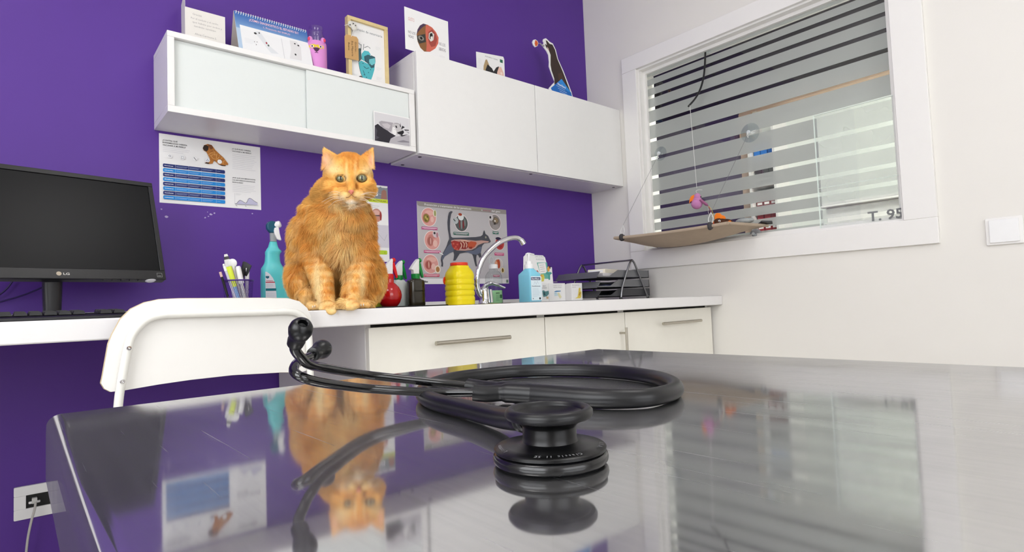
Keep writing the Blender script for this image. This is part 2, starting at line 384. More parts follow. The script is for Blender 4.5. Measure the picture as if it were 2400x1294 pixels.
# --- data socket low on the purple wall
so = thing('wall_socket', 'white wall socket with a cable plugged in, low on the purple wall', 'socket', (-2.272, 0, 0.2993))
b = MB(); b.prism(rrect(-.0415, .0415, .018, .0425, .003), -.009, 0); b.prism(rrect(-.0415, .0415, -.0425, -.016, .003), -.009, 0)
b.box(-.0415, -.017, -.009, 0, -.016, .018); b.box(.036, .0415, -.009, 0, -.016, .018); b.build('plate', white_pl, so, bevel=.001)
MB().box(-.017, .036, -.004, 0, -.016, .018).build('recess', mat('socket_black', '#121212', .6), so)
MB().prism(rrect(-.012, .012, -.006, .0, .002), -.0078, -.004).build('shutter', white_pl, so, bevel=.001)
MB().prism(rrect(-.0055, .0055, -.004, .010, .001), -.020, -.008).build('plug', mat('clear_plug', '#c9c9c6', .25), so)
cb = MB().tube(cat_rom([(0, -.019, -.001), (-.002, -.03, -.015), (-.010, -.034, -.05), (-.017, -.03, -.10), (-.020, -.025, -.17), (-.018, -.03, -.29)], 6), .0028, 8).build('network_cable', mat('grey_cable', '#c6c3bd', .45), None, (-2.270, -0.001, 0.2993))
tag(cb, 'light grey cable hanging from the wall socket to the floor', 'cable')
# ================================================================== FURNITURE
# --- upper cabinet with sliding glass doors
uc = thing('wall_cabinet', 'white wall cabinet with two frosted glass sliding doors above the dog poster', 'cabinet', (-1.595, 0, 1.3388))
w2, d, h = .3975, .2072, .2312
b = MB(); b.box(-w2, w2, -d, 0, 0, .0185); b.box(-w2, w2, -d, 0, h-.0165, h); b.box(-w2, -w2+.018, -d, 0, .0185, h-.0165); b.box(w2-.022, w2, -d, 0, .0185, h-.0165); b.box(-w2+.018, w2-.022, -.008, 0, .0185, h-.0165)
b.build('body', white_lam, uc, bevel=.0012)
gd = mat('painted_glass_door', '#e2e7e5', .12, noise=.01)
MB().box(-w2+.019, .012, -.192, -.186, .0190, h-.0170).build('sliding_door', gd, uc, bevel=.0008)
MB().box(-.003, w2-.023, -.202, -.196, .0190, h-.0170).build('sliding_door', gd, uc, bevel=.0008)
# --- upper cabinet with two plain doors
ud = thing('wall_cabinet', 'larger white wall cabinet with two plain doors next to the white wall', 'cabinet', (-0.5945, 0, 1.334))
w2, h = .5935, .3894
b = MB(); b.box(-w2, w2, -.192, 0, 0, .017); b.box(-w2, w2, -.192, 0, h-.017, h); b.box(-w2, -w2+.017, -.192, 0, .017, h-.017); b.box(w2-.017, w2, -.192, 0, .017, h-.017); b.box(-w2+.017, w2-.017, -.008, 0, .017, h-.017)
b.build('body', white_lam, ud, bevel=.001)
MB().box(-w2+.001, .0055, -.2125, -.1945, .001, h-.001).build('door', white_door, ud, bevel=.0012)
MB().box(.0085, w2-.001, -.2125, -.1945, .001, h-.001).build('door', white_door, ud, bevel=.0012)
for x, y in ((-1.158, -.1685), (-1.152, -.03), (-.5987, -.1767), (-.0346, -.1766)):
    MB().lathe([(0, -.0012), (.006, -.0012), (.0075, -.0004), (.0075, .0)], 16).build('screw_cap', mat('dark_screw_cap', '#3a3535', .5), ud, (x+.5945, y, 0))
# --- continuous worktop
wt = thing('worktop', 'long white worktop running along the purple wall under monitor and cat', 'worktop', (-1.75, -.356, .730))
MB().box(-1.75, 1.749, -.356, .354, 0, .040).build('slab', mat('white_worktop', '#eceaea', .3, noise=.02), wt, bevel=.003)
MB().box(-1.75, 1.749, .335, .3555, .0402, .060).build('upstand', white_lam, wt, bevel=.001)
# --- base units
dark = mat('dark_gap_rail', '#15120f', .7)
def unit(x0, x1, label, kind):
    t = thing('base_cabinet', label, 'cabinet', ((x0+x1)/2, -.33, 0)); w = (x1-x0)/2
    side = white_lam
    b = MB(); b.box(-w, -w+.016, -.318, .32, .08, .7295); b.box(w-.016, w, -.318, .32, .08, .7295); b.box(-w+.016, w-.016, -.318, .32, .08, .096); b.box(-w+.016, w-.016, .312, .32, .096, .7295)
    b.build('body', side, t)
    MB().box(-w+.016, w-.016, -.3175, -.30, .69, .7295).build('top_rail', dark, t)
    MB().box(-w, w, -.27, -.255, 0, .08).build('plinth', white_lam, t)
    def handle(par, pts, posts, r=.006):
        hb = MB().tube(pts, r, 14); 
        for q in posts: hb.tube([q, (q[0], -.3375, q[2])], .004, 8)
        return hb.build('handle', steel, par)
    def front(z0, z1, nm):
        return MB().box(-w+.0015, w-.0015, -.3375, -.319, z0, z1).build(nm, cream_lam, t, bevel=.001)
    if kind == 'door':
        f = front(.082, .721, 'door'); u = w-.032
        handle(f, [(u, -.367, .5475), (u, -.367, .668)], [(u, -.367, .57), (u, -.367, .648)], .005)
    else:
        hw_ = kind; f = front(.452, .721, 'drawer'); c = hw_[0]-(x0+x1)/2
        L = hw_[1]/2
        handle(f, [(c-L, -.367, .6695), (c+L, -.367, .6695)], [(c-L*.6, -.367, .6695), (c+L*.6, -.367, .6695)])
        f = front(.082, .448, 'drawer'); handle(f, [(c-L, -.367, .33), (c+L, -.367, .33)], [(c-L*.6, -.367, .33), (c+L*.6, -.367, .33)])
    return t
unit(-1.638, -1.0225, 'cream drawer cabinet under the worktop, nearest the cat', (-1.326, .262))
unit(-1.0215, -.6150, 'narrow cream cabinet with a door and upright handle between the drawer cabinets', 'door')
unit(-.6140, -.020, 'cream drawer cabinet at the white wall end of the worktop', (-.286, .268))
# --- exam table
def brushed():
    m = bpy.data.materials.new('scratched_stainless'); m.use_nodes = True; nt = m.node_tree; nt.nodes.clear()
    out = nt.nodes.new('ShaderNodeOutputMaterial'); tc = nt.nodes.new('ShaderNodeTexCoord')
    def stretched(sc, rot, det=5):
        mp = nt.nodes.new('ShaderNodeMapping'); mp.inputs['Rotation'].default_value = (0, 0, math.radians(rot)); mp.inputs['Scale'].default_value = sc
        nt.links.new(tc.outputs['Object'], mp.inputs['Vector']); n = nt.nodes.new('ShaderNodeTexNoise'); n.inputs['Scale'].default_value = 1.0; n.inputs['Detail'].default_value = det; n.inputs['Roughness'].default_value = .65
        nt.links.new(mp.outputs[0], n.inputs['Vector']); return n
    n1 = stretched((260, 7, 7), 8); n2 = stretched((9, 11, 9), 0); n3 = stretched((300, 5, 5), -9, 2)
    g1 = nt.nodes.new('ShaderNodeBsdfGlossy'); g1.distribution = 'GGX'; g1.inputs['Roughness'].default_value = .05
    g2 = nt.nodes.new('ShaderNodeBsdfGlossy'); g2.inputs['Roughness'].default_value = .42; g2.inputs['Color'].default_value = (.74, .74, .75, 1)
    c1 = nt.nodes.new('ShaderNodeMapRange'); c1.inputs['From Min'].default_value = .3; c1.inputs['From Max'].default_value = .7; c1.inputs['To Min'].default_value = .60; c1.inputs['To Max'].default_value = .69
    nt.links.new(n2.outputs['Fac'], c1.inputs['Value']); cc = nt.nodes.new('ShaderNodeCombineColor')
    for k in range(3): nt.links.new(c1.outputs[0], cc.inputs[k])
    nt.links.new(cc.outputs[0], g1.inputs['Color'])
    r1 = nt.nodes.new('ShaderNodeMapRange'); r1.inputs['From Min'].default_value = .35; r1.inputs['From Max'].default_value = .75; r1.inputs['To Min'].default_value = .04; r1.inputs['To Max'].default_value = .095
    nt.links.new(n2.outputs['Fac'], r1.inputs['Value']); nt.links.new(r1.outputs[0], g1.inputs['Roughness'])
    # haze from fine scratches: share of the rough lobe
    f1 = nt.nodes.new('ShaderNodeMapRange'); f1.inputs['From Min'].default_value = .40; f1.inputs['From Max'].default_value = .80; f1.inputs['To Min'].default_value = .17; f1.inputs['To Max'].default_value = .24
    nt.links.new(n1.outputs['Fac'], f1.inputs['Value'])
    f2 = nt.nodes.new('ShaderNodeMapRange'); f2.inputs['From Min'].default_value = .69; f2.inputs['From Max'].default_value = .74; f2.inputs['To Max'].default_value = .30
    nt.links.new(n3.outputs['Fac'], f2.inputs['Value']); ad = nt.nodes.new('ShaderNodeMath'); ad.use_clamp = True; nt.links.new(f1.outputs[0], ad.inputs[0]); nt.links.new(f2.outputs[0], ad.inputs[1])
    mx = nt.nodes.new('ShaderNodeMixShader'); nt.links.new(ad.outputs[0], mx.inputs[0]); nt.links.new(g1.outputs[0], mx.inputs[1]); nt.links.new(g2.outputs[0], mx.inputs[2]); nt.links.new(mx.outputs[0], out.inputs[0])
    return m
stain = brushed()
tb = thing('exam_table', 'scratched stainless steel exam table with rolled edges in the foreground', 'table', (-1.994, -2.10, 0))
hx, hy = .3016, .63
ring = lambda z, i, r: [(x, y, z) for x, y in rrect(-hx+i, hx-i, -hy+i, hy-i, r, 6)]
b = MB(); rr = .009
rings = [ring(.655, .0, rr), ring(.655+.03, .0, rr)]
for k in range(1, 7):
    a = math.radians(15*k); rings.append(ring(.691+rr*math.sin(a), rr*(1-math.cos(a)), rr*max(.15, 1-.14*k)))
b.loft(rings, caps=False); n = len(rings[0]); b.f.append(tuple(range(len(b.v)-n, len(b.v)))); b.m.append(0)
tt = b.build('table_top', stain, tb, smooth=60); tt.data.polygons[len(tt.data.polygons)-1].use_smooth = False
for pl in tt.data.polygons:
    if len(pl.vertices) > 6: pl.use_smooth = False
tube_m = mat('brushed_steel_tube', '#9c9da0', .3, 1.0)
MB().box(-.03, .03, -.03, .03, .03, .655).build('column', tube_m, tb, bevel=.004)
MB().box(-.24, .24, -.45, .45, .0, .03).build('base', tube_m, tb, bevel=.006)
MB().box(-.22, .22, -.5, .5, .625, .654).build('under_frame', tube_m, tb, bevel=.003)
# --- chair seen from behind
chw = mat('white_chair_lacquer', '#f1efeb', .25, noise=.01)
wood = mat('pale_birch_edge', '#e2cfa9', .5, noise=.12, nscale=90)
tubw = mat('white_powder_coat', '#efeee8', .28, noise=.01)
ch = thing('chair', 'white chair with curved back panel and tubular frame behind the exam table', 'chair', (-2.1963, -.7738, 0), math.radians(5.41))
FZ = 0.0
top = [(-.0030, .6580), (-.0010, .6683), (.0075, .7249), (.0129, .7409), (.0253, .7676), (.0411, .7854), (.0622, .7965), (.0855, .8018), (.1201, .8027), (.1751, .8019), (.2762, .8008), (.3317, .7991), (.3571, .7923), (.3759, .7770), (.3852, .7583), (.3864, .7055)]
bot = [(-.0030, .6568), (.0019, .6465), (.0109, .6399), (.0309, .6400), (.0843, .6442), (.1364, .6464), (.2119, .6466), (.3120, .6406), (.3585, .6355), (.3752, .6381), (.3864, .7009)]
def itp(t, u):
    return float(np.interp(u, [a for a, c in t], [c for a, c in t]))
bow = lambda u: -.012*(1-((u-.192)/.195)**2)
us = sorted(set([round(x, 4) for x, _ in top]+[round(x, 4) for x, _ in bot]+[round(-.0030+.3894*k/44, 4) for k in range(45)]))
rings = []
for u in us:
    y = bow(u); zt, zb = itp(top, u), itp(bot, u)
    rings.append([(u, y-.004, zt-.001), (u, y-.004, (zt+zb)/2), (u, y-.004, zb+.001), (u, y+.004, zb), (u, y+.004, zt)])
b = MB(); b.loft(rings)
n = 5
for i, f in enumerate(b.f):
    if i < (len(rings)-1)*n: b.m[i] = 1 if i % n in (4, 2) else 0
    else: b.m[i] = 1
b.build('backrest', [chw, wood], ch, smooth=50)
fp = [(.0165, .50), (.0178, .57), (.0200, .6188), (.0248, .6580), (.0344, .7155), (.0425, .7408), (.0620, .7635), (.0853, .7715), (.1198, .7721), (.1940, .7713), (.2756, .7703), (.3311, .7698), (.3565, .7605), (.3695, .7420), (.3740, .715), (.3755, .66), (.376, .57), (.376, .50)]
fp3 = [(u, bow(u)-.0125, z) for u, z in fp]
fp3 = [(.03, -.03, FZ), (.024, -.02, .25)]+fp3+[(.372, -.02, .25), (.37, -.03, FZ)]
MB().tube(cat_rom(fp3, 6), .0072, 12).build('frame', tubw, ch)
for u, z in ((.0344, .7155), (.0248, .6580), (.3735, .72), (.3753, .665)):
    MB().lathe([(0, .0016), (.0016, .0012), (.0016, .0030), (.0034, .003), (.0044, .0012), (.0044, 0)], 14).build('screw', chrome, ch, (u, bow(u)-.0192, z), (math.pi/2, 0, 0))
b = MB(); so_ = [(x, z) for x, z in rrect(.05, .36, .03, .33, .05)]
b.loft([[(x, y, .44) for x, y in so_], [(x, y, .452) for x, y in so_]]); b.build('seat', chw, ch)
for u in (.08, .33): MB().tube(cat_rom([(u, .04, .43), (u, .26, .43), (u, .30, .40), (u, .31, .2), (u, .315, 0)], 6), .0072, 10).build('leg', tubw, ch)
for y in (.02, .25): MB().tube([(.026, y-.03, .433), (.374, y-.03, .433)], .0066, 10).build('seat_rail', tubw, ch)
# paint chips on the purple wall below the dog poster
wbk = bpy.data.objects['wall_back']; chipm = mat('bare_plaster', '#b9aad0', .8)
for k, (X_, Z_, r_) in enumerate(((-1.962, 1.075, .005), (-1.975, 1.097, .003), (-1.838, 1.091, .0045), (-1.828, 1.096, .0035), (-1.845, 1.084, .0025), (-1.855, 1.079, .0028), (-1.712, 1.103, .0025), (-1.848, 1.098, .002))):
    rr2 = random.Random(k); pl = [(r_*rr2.uniform(.6, 1.2)*math.cos(2*math.pi*i/7), r_*rr2.uniform(.5, 1)*math.sin(2*math.pi*i/7)) for i in range(7)]
    MB().prism(pl, -.0006, 0).build('paint_chip', chipm, wbk, (X_-wbk.location[0], -.0001-wbk.location[1], Z_-wbk.location[2]), smooth=0)
# added fill lights shaped as frosted windows, unseen behind and left of the camera
def add_fill_panel(name, loc, rz, hw_, h_, strength, label):
    w_ = bpy.data.objects.new(name, None); COL.objects.link(w_); w_.location = loc; w_.rotation_euler = (0, 0, rz); struct(w_, label); e_ = hw_+.07
    for nm, a in (('casing', (-e_, e_, h_, h_+.07)), ('casing', (-e_, e_, -.07, 0)), ('casing', (-e_, -hw_, 0, h_)), ('casing', (hw_, e_, 0, h_)), ('mullion', (-.02, .02, 0, h_))): MB().box(a[0], a[1], .0, .03, a[2], a[3]).build(nm, trimw, w_)
    for x0, x1 in ((-hw_, -.02), (.02, hw_)): MB().box(x0, x1, .004, .010, 0, h_).build('glass_pane', mat('fill_panel_glow_'+name, '#ffffff', .5, emit=(.95, .975, 1.0), estr=strength), w_, smooth=0)
add_fill_panel('fill_panel_back', (-2.0, -4.2, .85), 0, .98, 1.40, LIGHT_FILL, 'added window-shaped fill light on the wall behind the camera')
add_fill_panel('fill_panel_left', (-3.9, -2.2, .85), -math.pi/2, .85, 1.40, LIGHT_FILL*1.7, 'added window-shaped fill light on the wall left of the camera')
# ================================================================== WALL POSTERS
def sheet(name, label, cat, x0, x1, z0, z1, y, t=.0008, rz=0, m=None, group=None):
    th = thing(name, label, cat, ((x0+x1)/2, y, z0), rz, group)
    w = (x1-x0)/2; MB().box(-w, w, -t, 0, 0, z1-z0).build('sheet', m or paper, th, smooth=0)
    return th, w*2, z1-z0
def mapper(TL, TR, BR, BL, w, h):
    # picture layout of a poster -> millimetres on the sheet (origin bottom centre), projective
    A = []; B = []
    for (x, y), (u, v) in zip((TL, TR, BR, BL), ((-w/2, h), (w/2, h), (w/2, 0), (-w/2, 0))):
        A.append([x, y, 1, 0, 0, 0, -u*x, -u*y]); B.append(u); A.append([0, 0, 0, x, y, 1, -v*x, -v*y]); B.append(v)
    k = np.linalg.solve(np.array(A, float), np.array(B, float))
    def f(x, y):
        d = k[6]*x+k[7]*y+1; return ((k[0]*x+k[1]*y+k[2])/d, (k[3]*x+k[4]*y+k[5])/d)
    return f
def pp(f, pts): return [f(*p) for p in pts]
# --- dog vaccination poster
th, w, h = sheet('poster', 'white vaccination poster with a wrinkled brown dog and blue table rows', 'poster', -1.980, -1.6835, 1.1172, 1.3311, -.0002)
f = mapper((85, 78), (1613, 297), (1630, 1243), (85, 1133), w, h); p = Print()
K = '#15151a'
for i, t in enumerate(('¿CONTRA QUÉ', 'ENFERMEDADES DEBERÍA', 'VACUNAR A MI PERRO?')):
    u, v = f(138, 172+36*i); p.text(t, u, v-.004, .0043, K, bold=True)
for i, t in enumerate(('¿A QUÉ EDAD DEBERÍA', 'VACUNAR A MI PERRO?')):
    u, v = f(1190, 305+36*i); p.text(t, u, v-.004, .0038, K, bold=True, wmax=.059 if i == 0 else .06)
for i, t in enumerate(('¿POR QUÉ SON IMPORTANTES', 'LOS RECUERDOS VACUNALES', 'REGULARES?')):
    u, v = f(1195, 742+34*i); p.text(t, u, v-.004, .0037, K, bold=True, wmax=(.072, .071, .033)[i])
for (x0, x1, y, n, dz) in ((140, 560, 270, 4, .0054), (1195, 1570, 395, 9, .0060), (1195, 1560, 855, 5, .0055)):
    a, v = f(x0, y); b2, _ = f(x1, y); p.lines(a, b2, v, n, dz, .0007, '#c9c9cf', seed=x0)
for k in range(8):
    c = '#1c2a6e' if k % 2 == 0 else '#1588d6'
    y0 = 537+69.5*k; a = f(140, y0); b2 = f(140, y0+57); e = f(1083, y0+100); 
    p.poly(rrect(a[0], e[0], b2[1], a[1], .0035), c)
    for j, (xa, xb) in enumerate(((165, 320), (345, 520), (545, 700), (735, 895), (960, 1010))):
        ua = f(xa, y0)[0]; ub = f(xb, y0)[0]; vm = (a[1]+b2[1])/2
        if j == 0: p.text(('Parvovirosis', 'Moquillo', 'Hepatitis canina', 'Rabia', 'Leptospirosis', 'Tos de las perreras', 'Parainfluenza', 'Leishmaniosis')[k], ua, vm-.0012, .0026, '#ffffff', bold=True, wmax=(ub-ua)*.85)
        else:
            for dd in ((.0014, -.0014) if j < 4 else (0,)): p.line([(ua, vm+dd), (ub-(.004 if dd < 0 else 0), vm+dd)], .0006, '#b9cdf0')
        if j: p.line([(ua-.0025, b2[1]), (ua-.0025, a[1])], .0003, '#ffffff')
dog = [(745, 310), (765, 265), (820, 248), (880, 262), (908, 300), (935, 338), (1000, 400), (1060, 455), (1100, 508), (1130, 545), (1122, 566), (1095, 560), (1090, 582), (1030, 575), (985, 556), (958, 528), (915, 498), (892, 545), (830, 549), (770, 537), (800, 520), (848, 505), (852, 470), (822, 410), (800, 368), (760, 345)]
p.poly(pp(f, dog), '#b9752f'); p.poly(pp(f, [(745, 310), (765, 268), (800, 262), (835, 285), (830, 330), (805, 362), (765, 345)]), '#2e1d14')
p.poly(pp(f, [(815, 250), (880, 262), (905, 300), (890, 325), (860, 330), (838, 290)]), '#7d4a22')
for a in ([(830, 410), (880, 380), (920, 385)], [(850, 430), (910, 405), (960, 415)], [(900, 340), (930, 380), (925, 420)], [(960, 390), (950, 450), (965, 480)], [(1000, 420), (975, 470), (985, 505)], [(1040, 450), (1010, 490), (1015, 530)], [(1080, 490), (1050, 520), (1050, 555)], [(870, 430), (900, 470), (960, 480)]): p.line(pp(f, a), .0016, '#e0a860')
for a in ([(860, 360), (900, 350), (930, 352)], [(975, 430), (1000, 440)], [(1015, 470), (1040, 500)], [(905, 490), (940, 505)]): p.line(pp(f, a), .0012, '#6e3f18')
p.poly(pp(f, [(770, 537), (800, 524), (850, 533), (830, 548)]), '#241812'); p.poly(pp(f, [(985, 556), (1030, 560), (1090, 572), (1088, 582), (1030, 575)]), '#3a2415')
for x, y in ((245, 428), (437, 449), (625, 470), (817, 492), (1000, 515)):
    u, v = f(x, y); p.poly(circ(u, v, .0068), '#f7f7f7'); p.line(circ(u, v, .0068)+[(u+.0068, v)], .0003, '#d2d2d6')
u, v = f(245, 428); p.line(circ(u, v, .003, n=6)+[(u+.003, v)], .001, '#4a4a55'); u, v = f(437, 449); p.line([(u-.003, v-.004), (u+.003, v-.004), (u+.003, v+.003), (u-.003, v+.003), (u-.003, v-.004)], .0006, '#77777f')
u, v = f(625, 470); p.line([(u-.003, v+.004), (u+.004, v-.005)], .0016, '#444449'); u, v = f(817, 492); p.line([(u-.0035, v-.003), (u, v+.004), (u+.0035, v-.003), (u-.0035, v-.003)], .0009, '#27509a')
u, v = f(1000, 515); p.line([(u, v+.003), (u, v), (u+.002, v-.001)], .0005, '#aaaaaf')
gr = [(1228, 1150), (1255, 1150), (1280, 1118), (1305, 1097), (1335, 1108), (1365, 1130), (1395, 1143), (1415, 1120), (1430, 1080), (1450, 1066), (1480, 1078), (1520, 1110), (1570, 1138)]
p.poly(pp(f, gr+[(1570, 1172), (1228, 1155)]), '#c4c2da'); p.line(pp(f, gr), .0011, '#2b2b33'); p.line(pp(f, [(1228, 990), (1228, 1158), (1590, 1188)]), .0004, '#9a9aa2')
p.line(pp(f, [(1240, 1170), (1262, 1188)]), .0012, '#66666c'); p.line(pp(f, [(1385, 1180), (1402, 1196)]), .0012, '#66666c'); p.lines(f(1240, 1000)[0], f(1330, 1000)[0], f(1240, 1000)[1], 2, .003, .0005, '#b5b5bb', 3)
p.build('print', th, (0, -.0008, 0))
# --- feline parasite poster
th, w, h = sheet('poster', 'grey poster of a walking cat with exposed organs and round parasite pictures', 'poster', -1.0743, -.5992, .8626, 1.2015, -.0002)
f = mapper((92, 55), (1220, 180), (1250, 1105), (116, 1110), w, h); p = Print()
p.rect(-w/2, w/2, 0, h, '#f2f0f0'); p.poly(rrect(-w/2+.0005, w/2-.0005, f(600, 1040)[1], h-.0005, .006), '#c2bec0')
hb = f(100, 118)[1]; p.poly([(-w/2+.012, hb), (w/2, hb), (w/2, h), (-w/2, h), (-w/2, hb+.012), (-w/2+.003, hb+.004)], '#9b9490')
u, v = f(190, 100); tw = f(780, 165)[0]-u; p.text('Prevención y tratamiento de las parasitosis', u, v-.0035, .0085, '#ffffff', wmax=tw)
u2 = f(782, 165)[0]; e2 = f(903, 175)[0]; p.text('externas', u2+.002, v-.0035, .008, '#8a8a5a', wmax=e2-u2-.004); p.text('e', f(906, 175)[0]+.002, v-.0035, .008, '#ffffff')
u2 = f(925, 178)[0]; e2 = f(1030, 188)[0]; p.text('internas', u2+.002, v-.0035, .008, '#b5566e', wmax=e2-u2-.004); u2 = f(1038, 190)[0]; e2 = f(1145, 195)[0]; p.text('del gato', u2, v-.0035, .0085, '#ffffff', wmax=e2-u2)
def medal(x, y, r, base, blobs, ring='#f1e4e2'):
    u, v = f(x, y); r = r*w/1130
    p.poly(circ(u, v, r*1.07, r*1.12, 28), ring); p.poly(circ(u, v, r, r*1.05, 28), base)
    for dx, dy, rx, ry, c in blobs: p.poly(circ(u+dx*r, v+dy*r, rx*r, ry*r, 18), c)
pk = '#df9f97'
medal(243, 260, 84, pk, [(.1, .5, .6, .3, '#e8b3a8'), (-.35, -.15, .5, .58, '#c97f76'), (-.35, -.15, .42, .5, '#8c7a3a'), (-.42, -.05, .12, .14, '#c4b25e'), (-.25, -.25, .12, .14, '#c4b25e'), (-.4, -.4, .1, .1, '#5d4d22'), (-.2, .02, .09, .1, '#5d4d22'), (.45, -.25, .22, .35, '#eabdb2'), (.85, .5, .24, .42, '#f1ecd8'), (.87, .5, .15, .36, '#a3a465')])
medal(283, 555, 86, pk, [(.1, .45, .6, .25, '#c9857c'), (-.25, -.1, .45, .6, '#c77f76'), (-.28, -.1, .33, .48, '#a9655c'), (-.2, -.1, .08, .4, '#e0aca2'), (.4, -.35, .3, .4, '#ecc0b5'), (.5, .75, .42, .42, '#d8c8cb'), (.35, .85, .14, .14, '#2e2a2e'), (.7, .65, .16, .3, '#b8848e')])
medal(262, 855, 86, pk, [(.15, .5, .65, .28, '#e9b4a8'), (-.3, -.1, .5, .55, '#c98077'), (-.3, -.12, .4, .45, '#a8574f'), (-.25, -.1, .07, .4, '#e3b5a0'), (.35, -.3, .3, .35, '#eabdb2'), (.92, -.6, .4, .48, '#ecdccb'), (.92, -.6, .26, .32, '#b07c4a')])
medal(655, 340, 80, '#565c5b', [(-.3, -.1, .12, .6, '#7d3a3a'), (.3, -.2, .14, .55, '#7c3336'), (0, -.1, .1, .7, '#8d9592'), (.55, .1, .08, .5, '#8b9390'), (-.6, .2, .08, .4, '#3c4140'), (-.05, .8, .46, .46, '#dfe2e2'), (-.15, 1.1, .3, .18, '#a5432c'), (-.9, .25, .42, .42, '#b9bfc0')])
p.line(pp(f, [(557, 285), (565, 305), (580, 315)]), .004, '#2a2a2a')
medal(1078, 335, 78, '#8f8886', [(.1, .25, .6, .5, '#6f655c'), (.2, .3, .35, .35, '#8d7a60'), (0, .2, .12, .12, '#e8e4dc'), (-.05, -.2, .2, .2, '#3e3733'), (.1, -.65, .6, .35, '#9b9492'), (-.7, .6, .42, .42, '#cfcac9'), (-.8, .65, .16, .18, '#262222')])
medal(1135, 605, 62, '#b9453f', [(-.2, .5, .4, .4, '#7e2230'), (.1, -.1, .5, .7, '#a02c2f'), (-.3, .9, .6, .25, '#2b2340'), (.3, .2, .2, .5, '#c25a4a')], '#e2dcda')
medal(1115, 865, 62, '#c9c0bd', [(-.1, .25, .55, .6, '#c86a45'), (.1, .1, .35, .8, '#b9502f'), (-.45, .2, .3, .35, '#e3a483'), (.95, -1.0, .38, .48, '#e7d9a8'), (.95, -1.0, .22, .36, '#7a5c20')], '#e6dfdc')
for x0, x1, y0, y1, c in ((147, 348, 378, 414, '#c0568a'), (175, 387, 678, 712, '#c8497f'), (172, 370, 980, 1016, '#d0556f'), (1068, 1186, 716, 750, '#c33a72'), (1050, 1130, 996, 1020, '#cf5f7c'), (552, 747, 450, 486, '#35695a'), (1048, 1121, 447, 480, '#2f6b58')):
    a = f(x0, y0); e = f(x1, y0+10); b2 = f(x0, y1); p.rect(a[0], e[0], b2[1], a[1], c)
    m1 = a[1]*.62+b2[1]*.38; m2 = a[1]*.3+b2[1]*.7; p.line([(a[0]+.003, m1), (e[0]-.003, m1)], .0022, '#f3e6ec'); p.line([(a[0]+.012, m2), (e[0]-.012, m2)], .0011, '#e5cbd6')
catp = [(542, 192), (520, 188), (498, 205), (484, 255), (476, 330), (480, 420), (492, 480), (498, 540), (480, 575), (470, 610), (448, 660), (420, 710), (395, 765), (388, 800), (398, 850), (392, 885), (415, 890), (418, 850), (412, 810), (440, 760), (500, 720), (550, 700), (558, 740), (552, 790), (545, 815), (575, 812), (600, 770), (630, 725), (700, 712), (778, 716), (800, 760), (812, 820), (830, 885), (850, 890), (842, 850), (836, 790), (842, 745), (860, 740), (880, 780), (905, 770), (895, 720), (905, 670), (912, 630), (940, 598), (985, 594), (1012, 588), (1022, 572), (1005, 540), (990, 505), (955, 478), (948, 450), (940, 432), (930, 452), (920, 490), (895, 508), (830, 518), (760, 520), (650, 524), (540, 524), (522, 510), (512, 460), (508, 380), (512, 290), (525, 225), (540, 205)]
p.poly(pp(f, catp), '#4b4c55'); p.poly(pp(f, [(470, 640), (520, 590), (560, 640), (548, 700), (500, 718), (440, 758), (412, 805), (395, 800), (420, 725)]), '#5f6577')
p.poly(pp(f, [(690, 700), (800, 690), (880, 640), (905, 640), (895, 715), (842, 742), (800, 735)]), '#656b80')
p.poly(pp(f, [(520, 560), (560, 548), (640, 545), (750, 555), (830, 565), (905, 560), (1000, 572), (985, 590), (930, 592), (860, 620), (830, 655), (780, 680), (690, 690), (590, 685), (545, 650), (525, 610)]), '#c39a90')
p.poly(pp(f, [(520, 575), (560, 560), (625, 575), (640, 640), (620, 680), (570, 680), (535, 640)]), '#a8352f')
for x, y in ((550, 600), (580, 640), (600, 610), (565, 660), (595, 670)): u, v = f(x, y); p.poly(circ(u, v, .005, .004, 12), '#c75a4c')
p.poly(pp(f, [(625, 580), (640, 560), (735, 560), (745, 590), (735, 650), (700, 670), (650, 665), (630, 630)]), '#8c2a28')
for a in ([(640, 585), (655, 620), (645, 655)], [(665, 575), (690, 600), (680, 650)], [(705, 580), (720, 610), (712, 650)], [(640, 568), (690, 562), (738, 572)]): p.line(pp(f, a), .005, '#e0b8a0')
p.poly(pp(f, [(735, 590), (770, 570), (830, 578), (845, 595), (820, 640), (780, 665), (745, 660), (730, 630)]), '#c2573a'); p.poly(pp(f, [(745, 640), (790, 640), (780, 668), (750, 664)]), '#8e2f22')
u, v = f(958, 522); p.poly(circ(u, v, .004, n=12), '#c9cbb0'); p.poly(circ(u, v, .002, n=10), '#101010')
p.line(pp(f, [(370, 712), (418, 738)]), .004, '#f5f5f5')
u, v = f(172, 1088); p.text('leadine', u-.012, v, .008, '#3a3a3a', bold=True)
u, v = f(1225, 1078); 
for i in range(3): p.rect(u-.006, u+.006, v-.005+i*.0045, v-.002+i*.0045, '#2c5a48')
p.build('print', th, (0, -.0008, 0))
# --- narrow poster half hidden by the cat
th, w, h = sheet('poster', 'white poster with grey header and lime stripe, half hidden behind the cat', 'poster', -1.4155, -1.2055, .9505, 1.2478, -.0002)
p = Print(); p.rect(-w/2, w/2, h-.053, h-.008, '#8b929a'); p.poly([(w/2, h-.053), (w/2, h-.006), (w/2-.02, h-.012), (w/2-.03, h-.004), (w/2-.045, h-.012), (w/2-.06, h-.006), (w/2-.06, h-.053)], '#8b929a')
p.poly([(w/2-.03, h-.053), (w/2-.004, h-.053), (w/2-.006, h-.02), (w/2-.016, h-.014), (w/2-.026, h-.022)], '#a8796c'); p.text('ARTROSIS', w/2-.042, h-.042, .017, '#ffffff', 'r', True, wmax=.11)
p.rect(-w/2, w/2, h-.068, h-.0535, '#cddb3a'); p.text('PATOLOGÍA ARTICULAR', w/2-.008, h-.0635, .005, '#5f6a1c', 'r', True, wmax=.12)
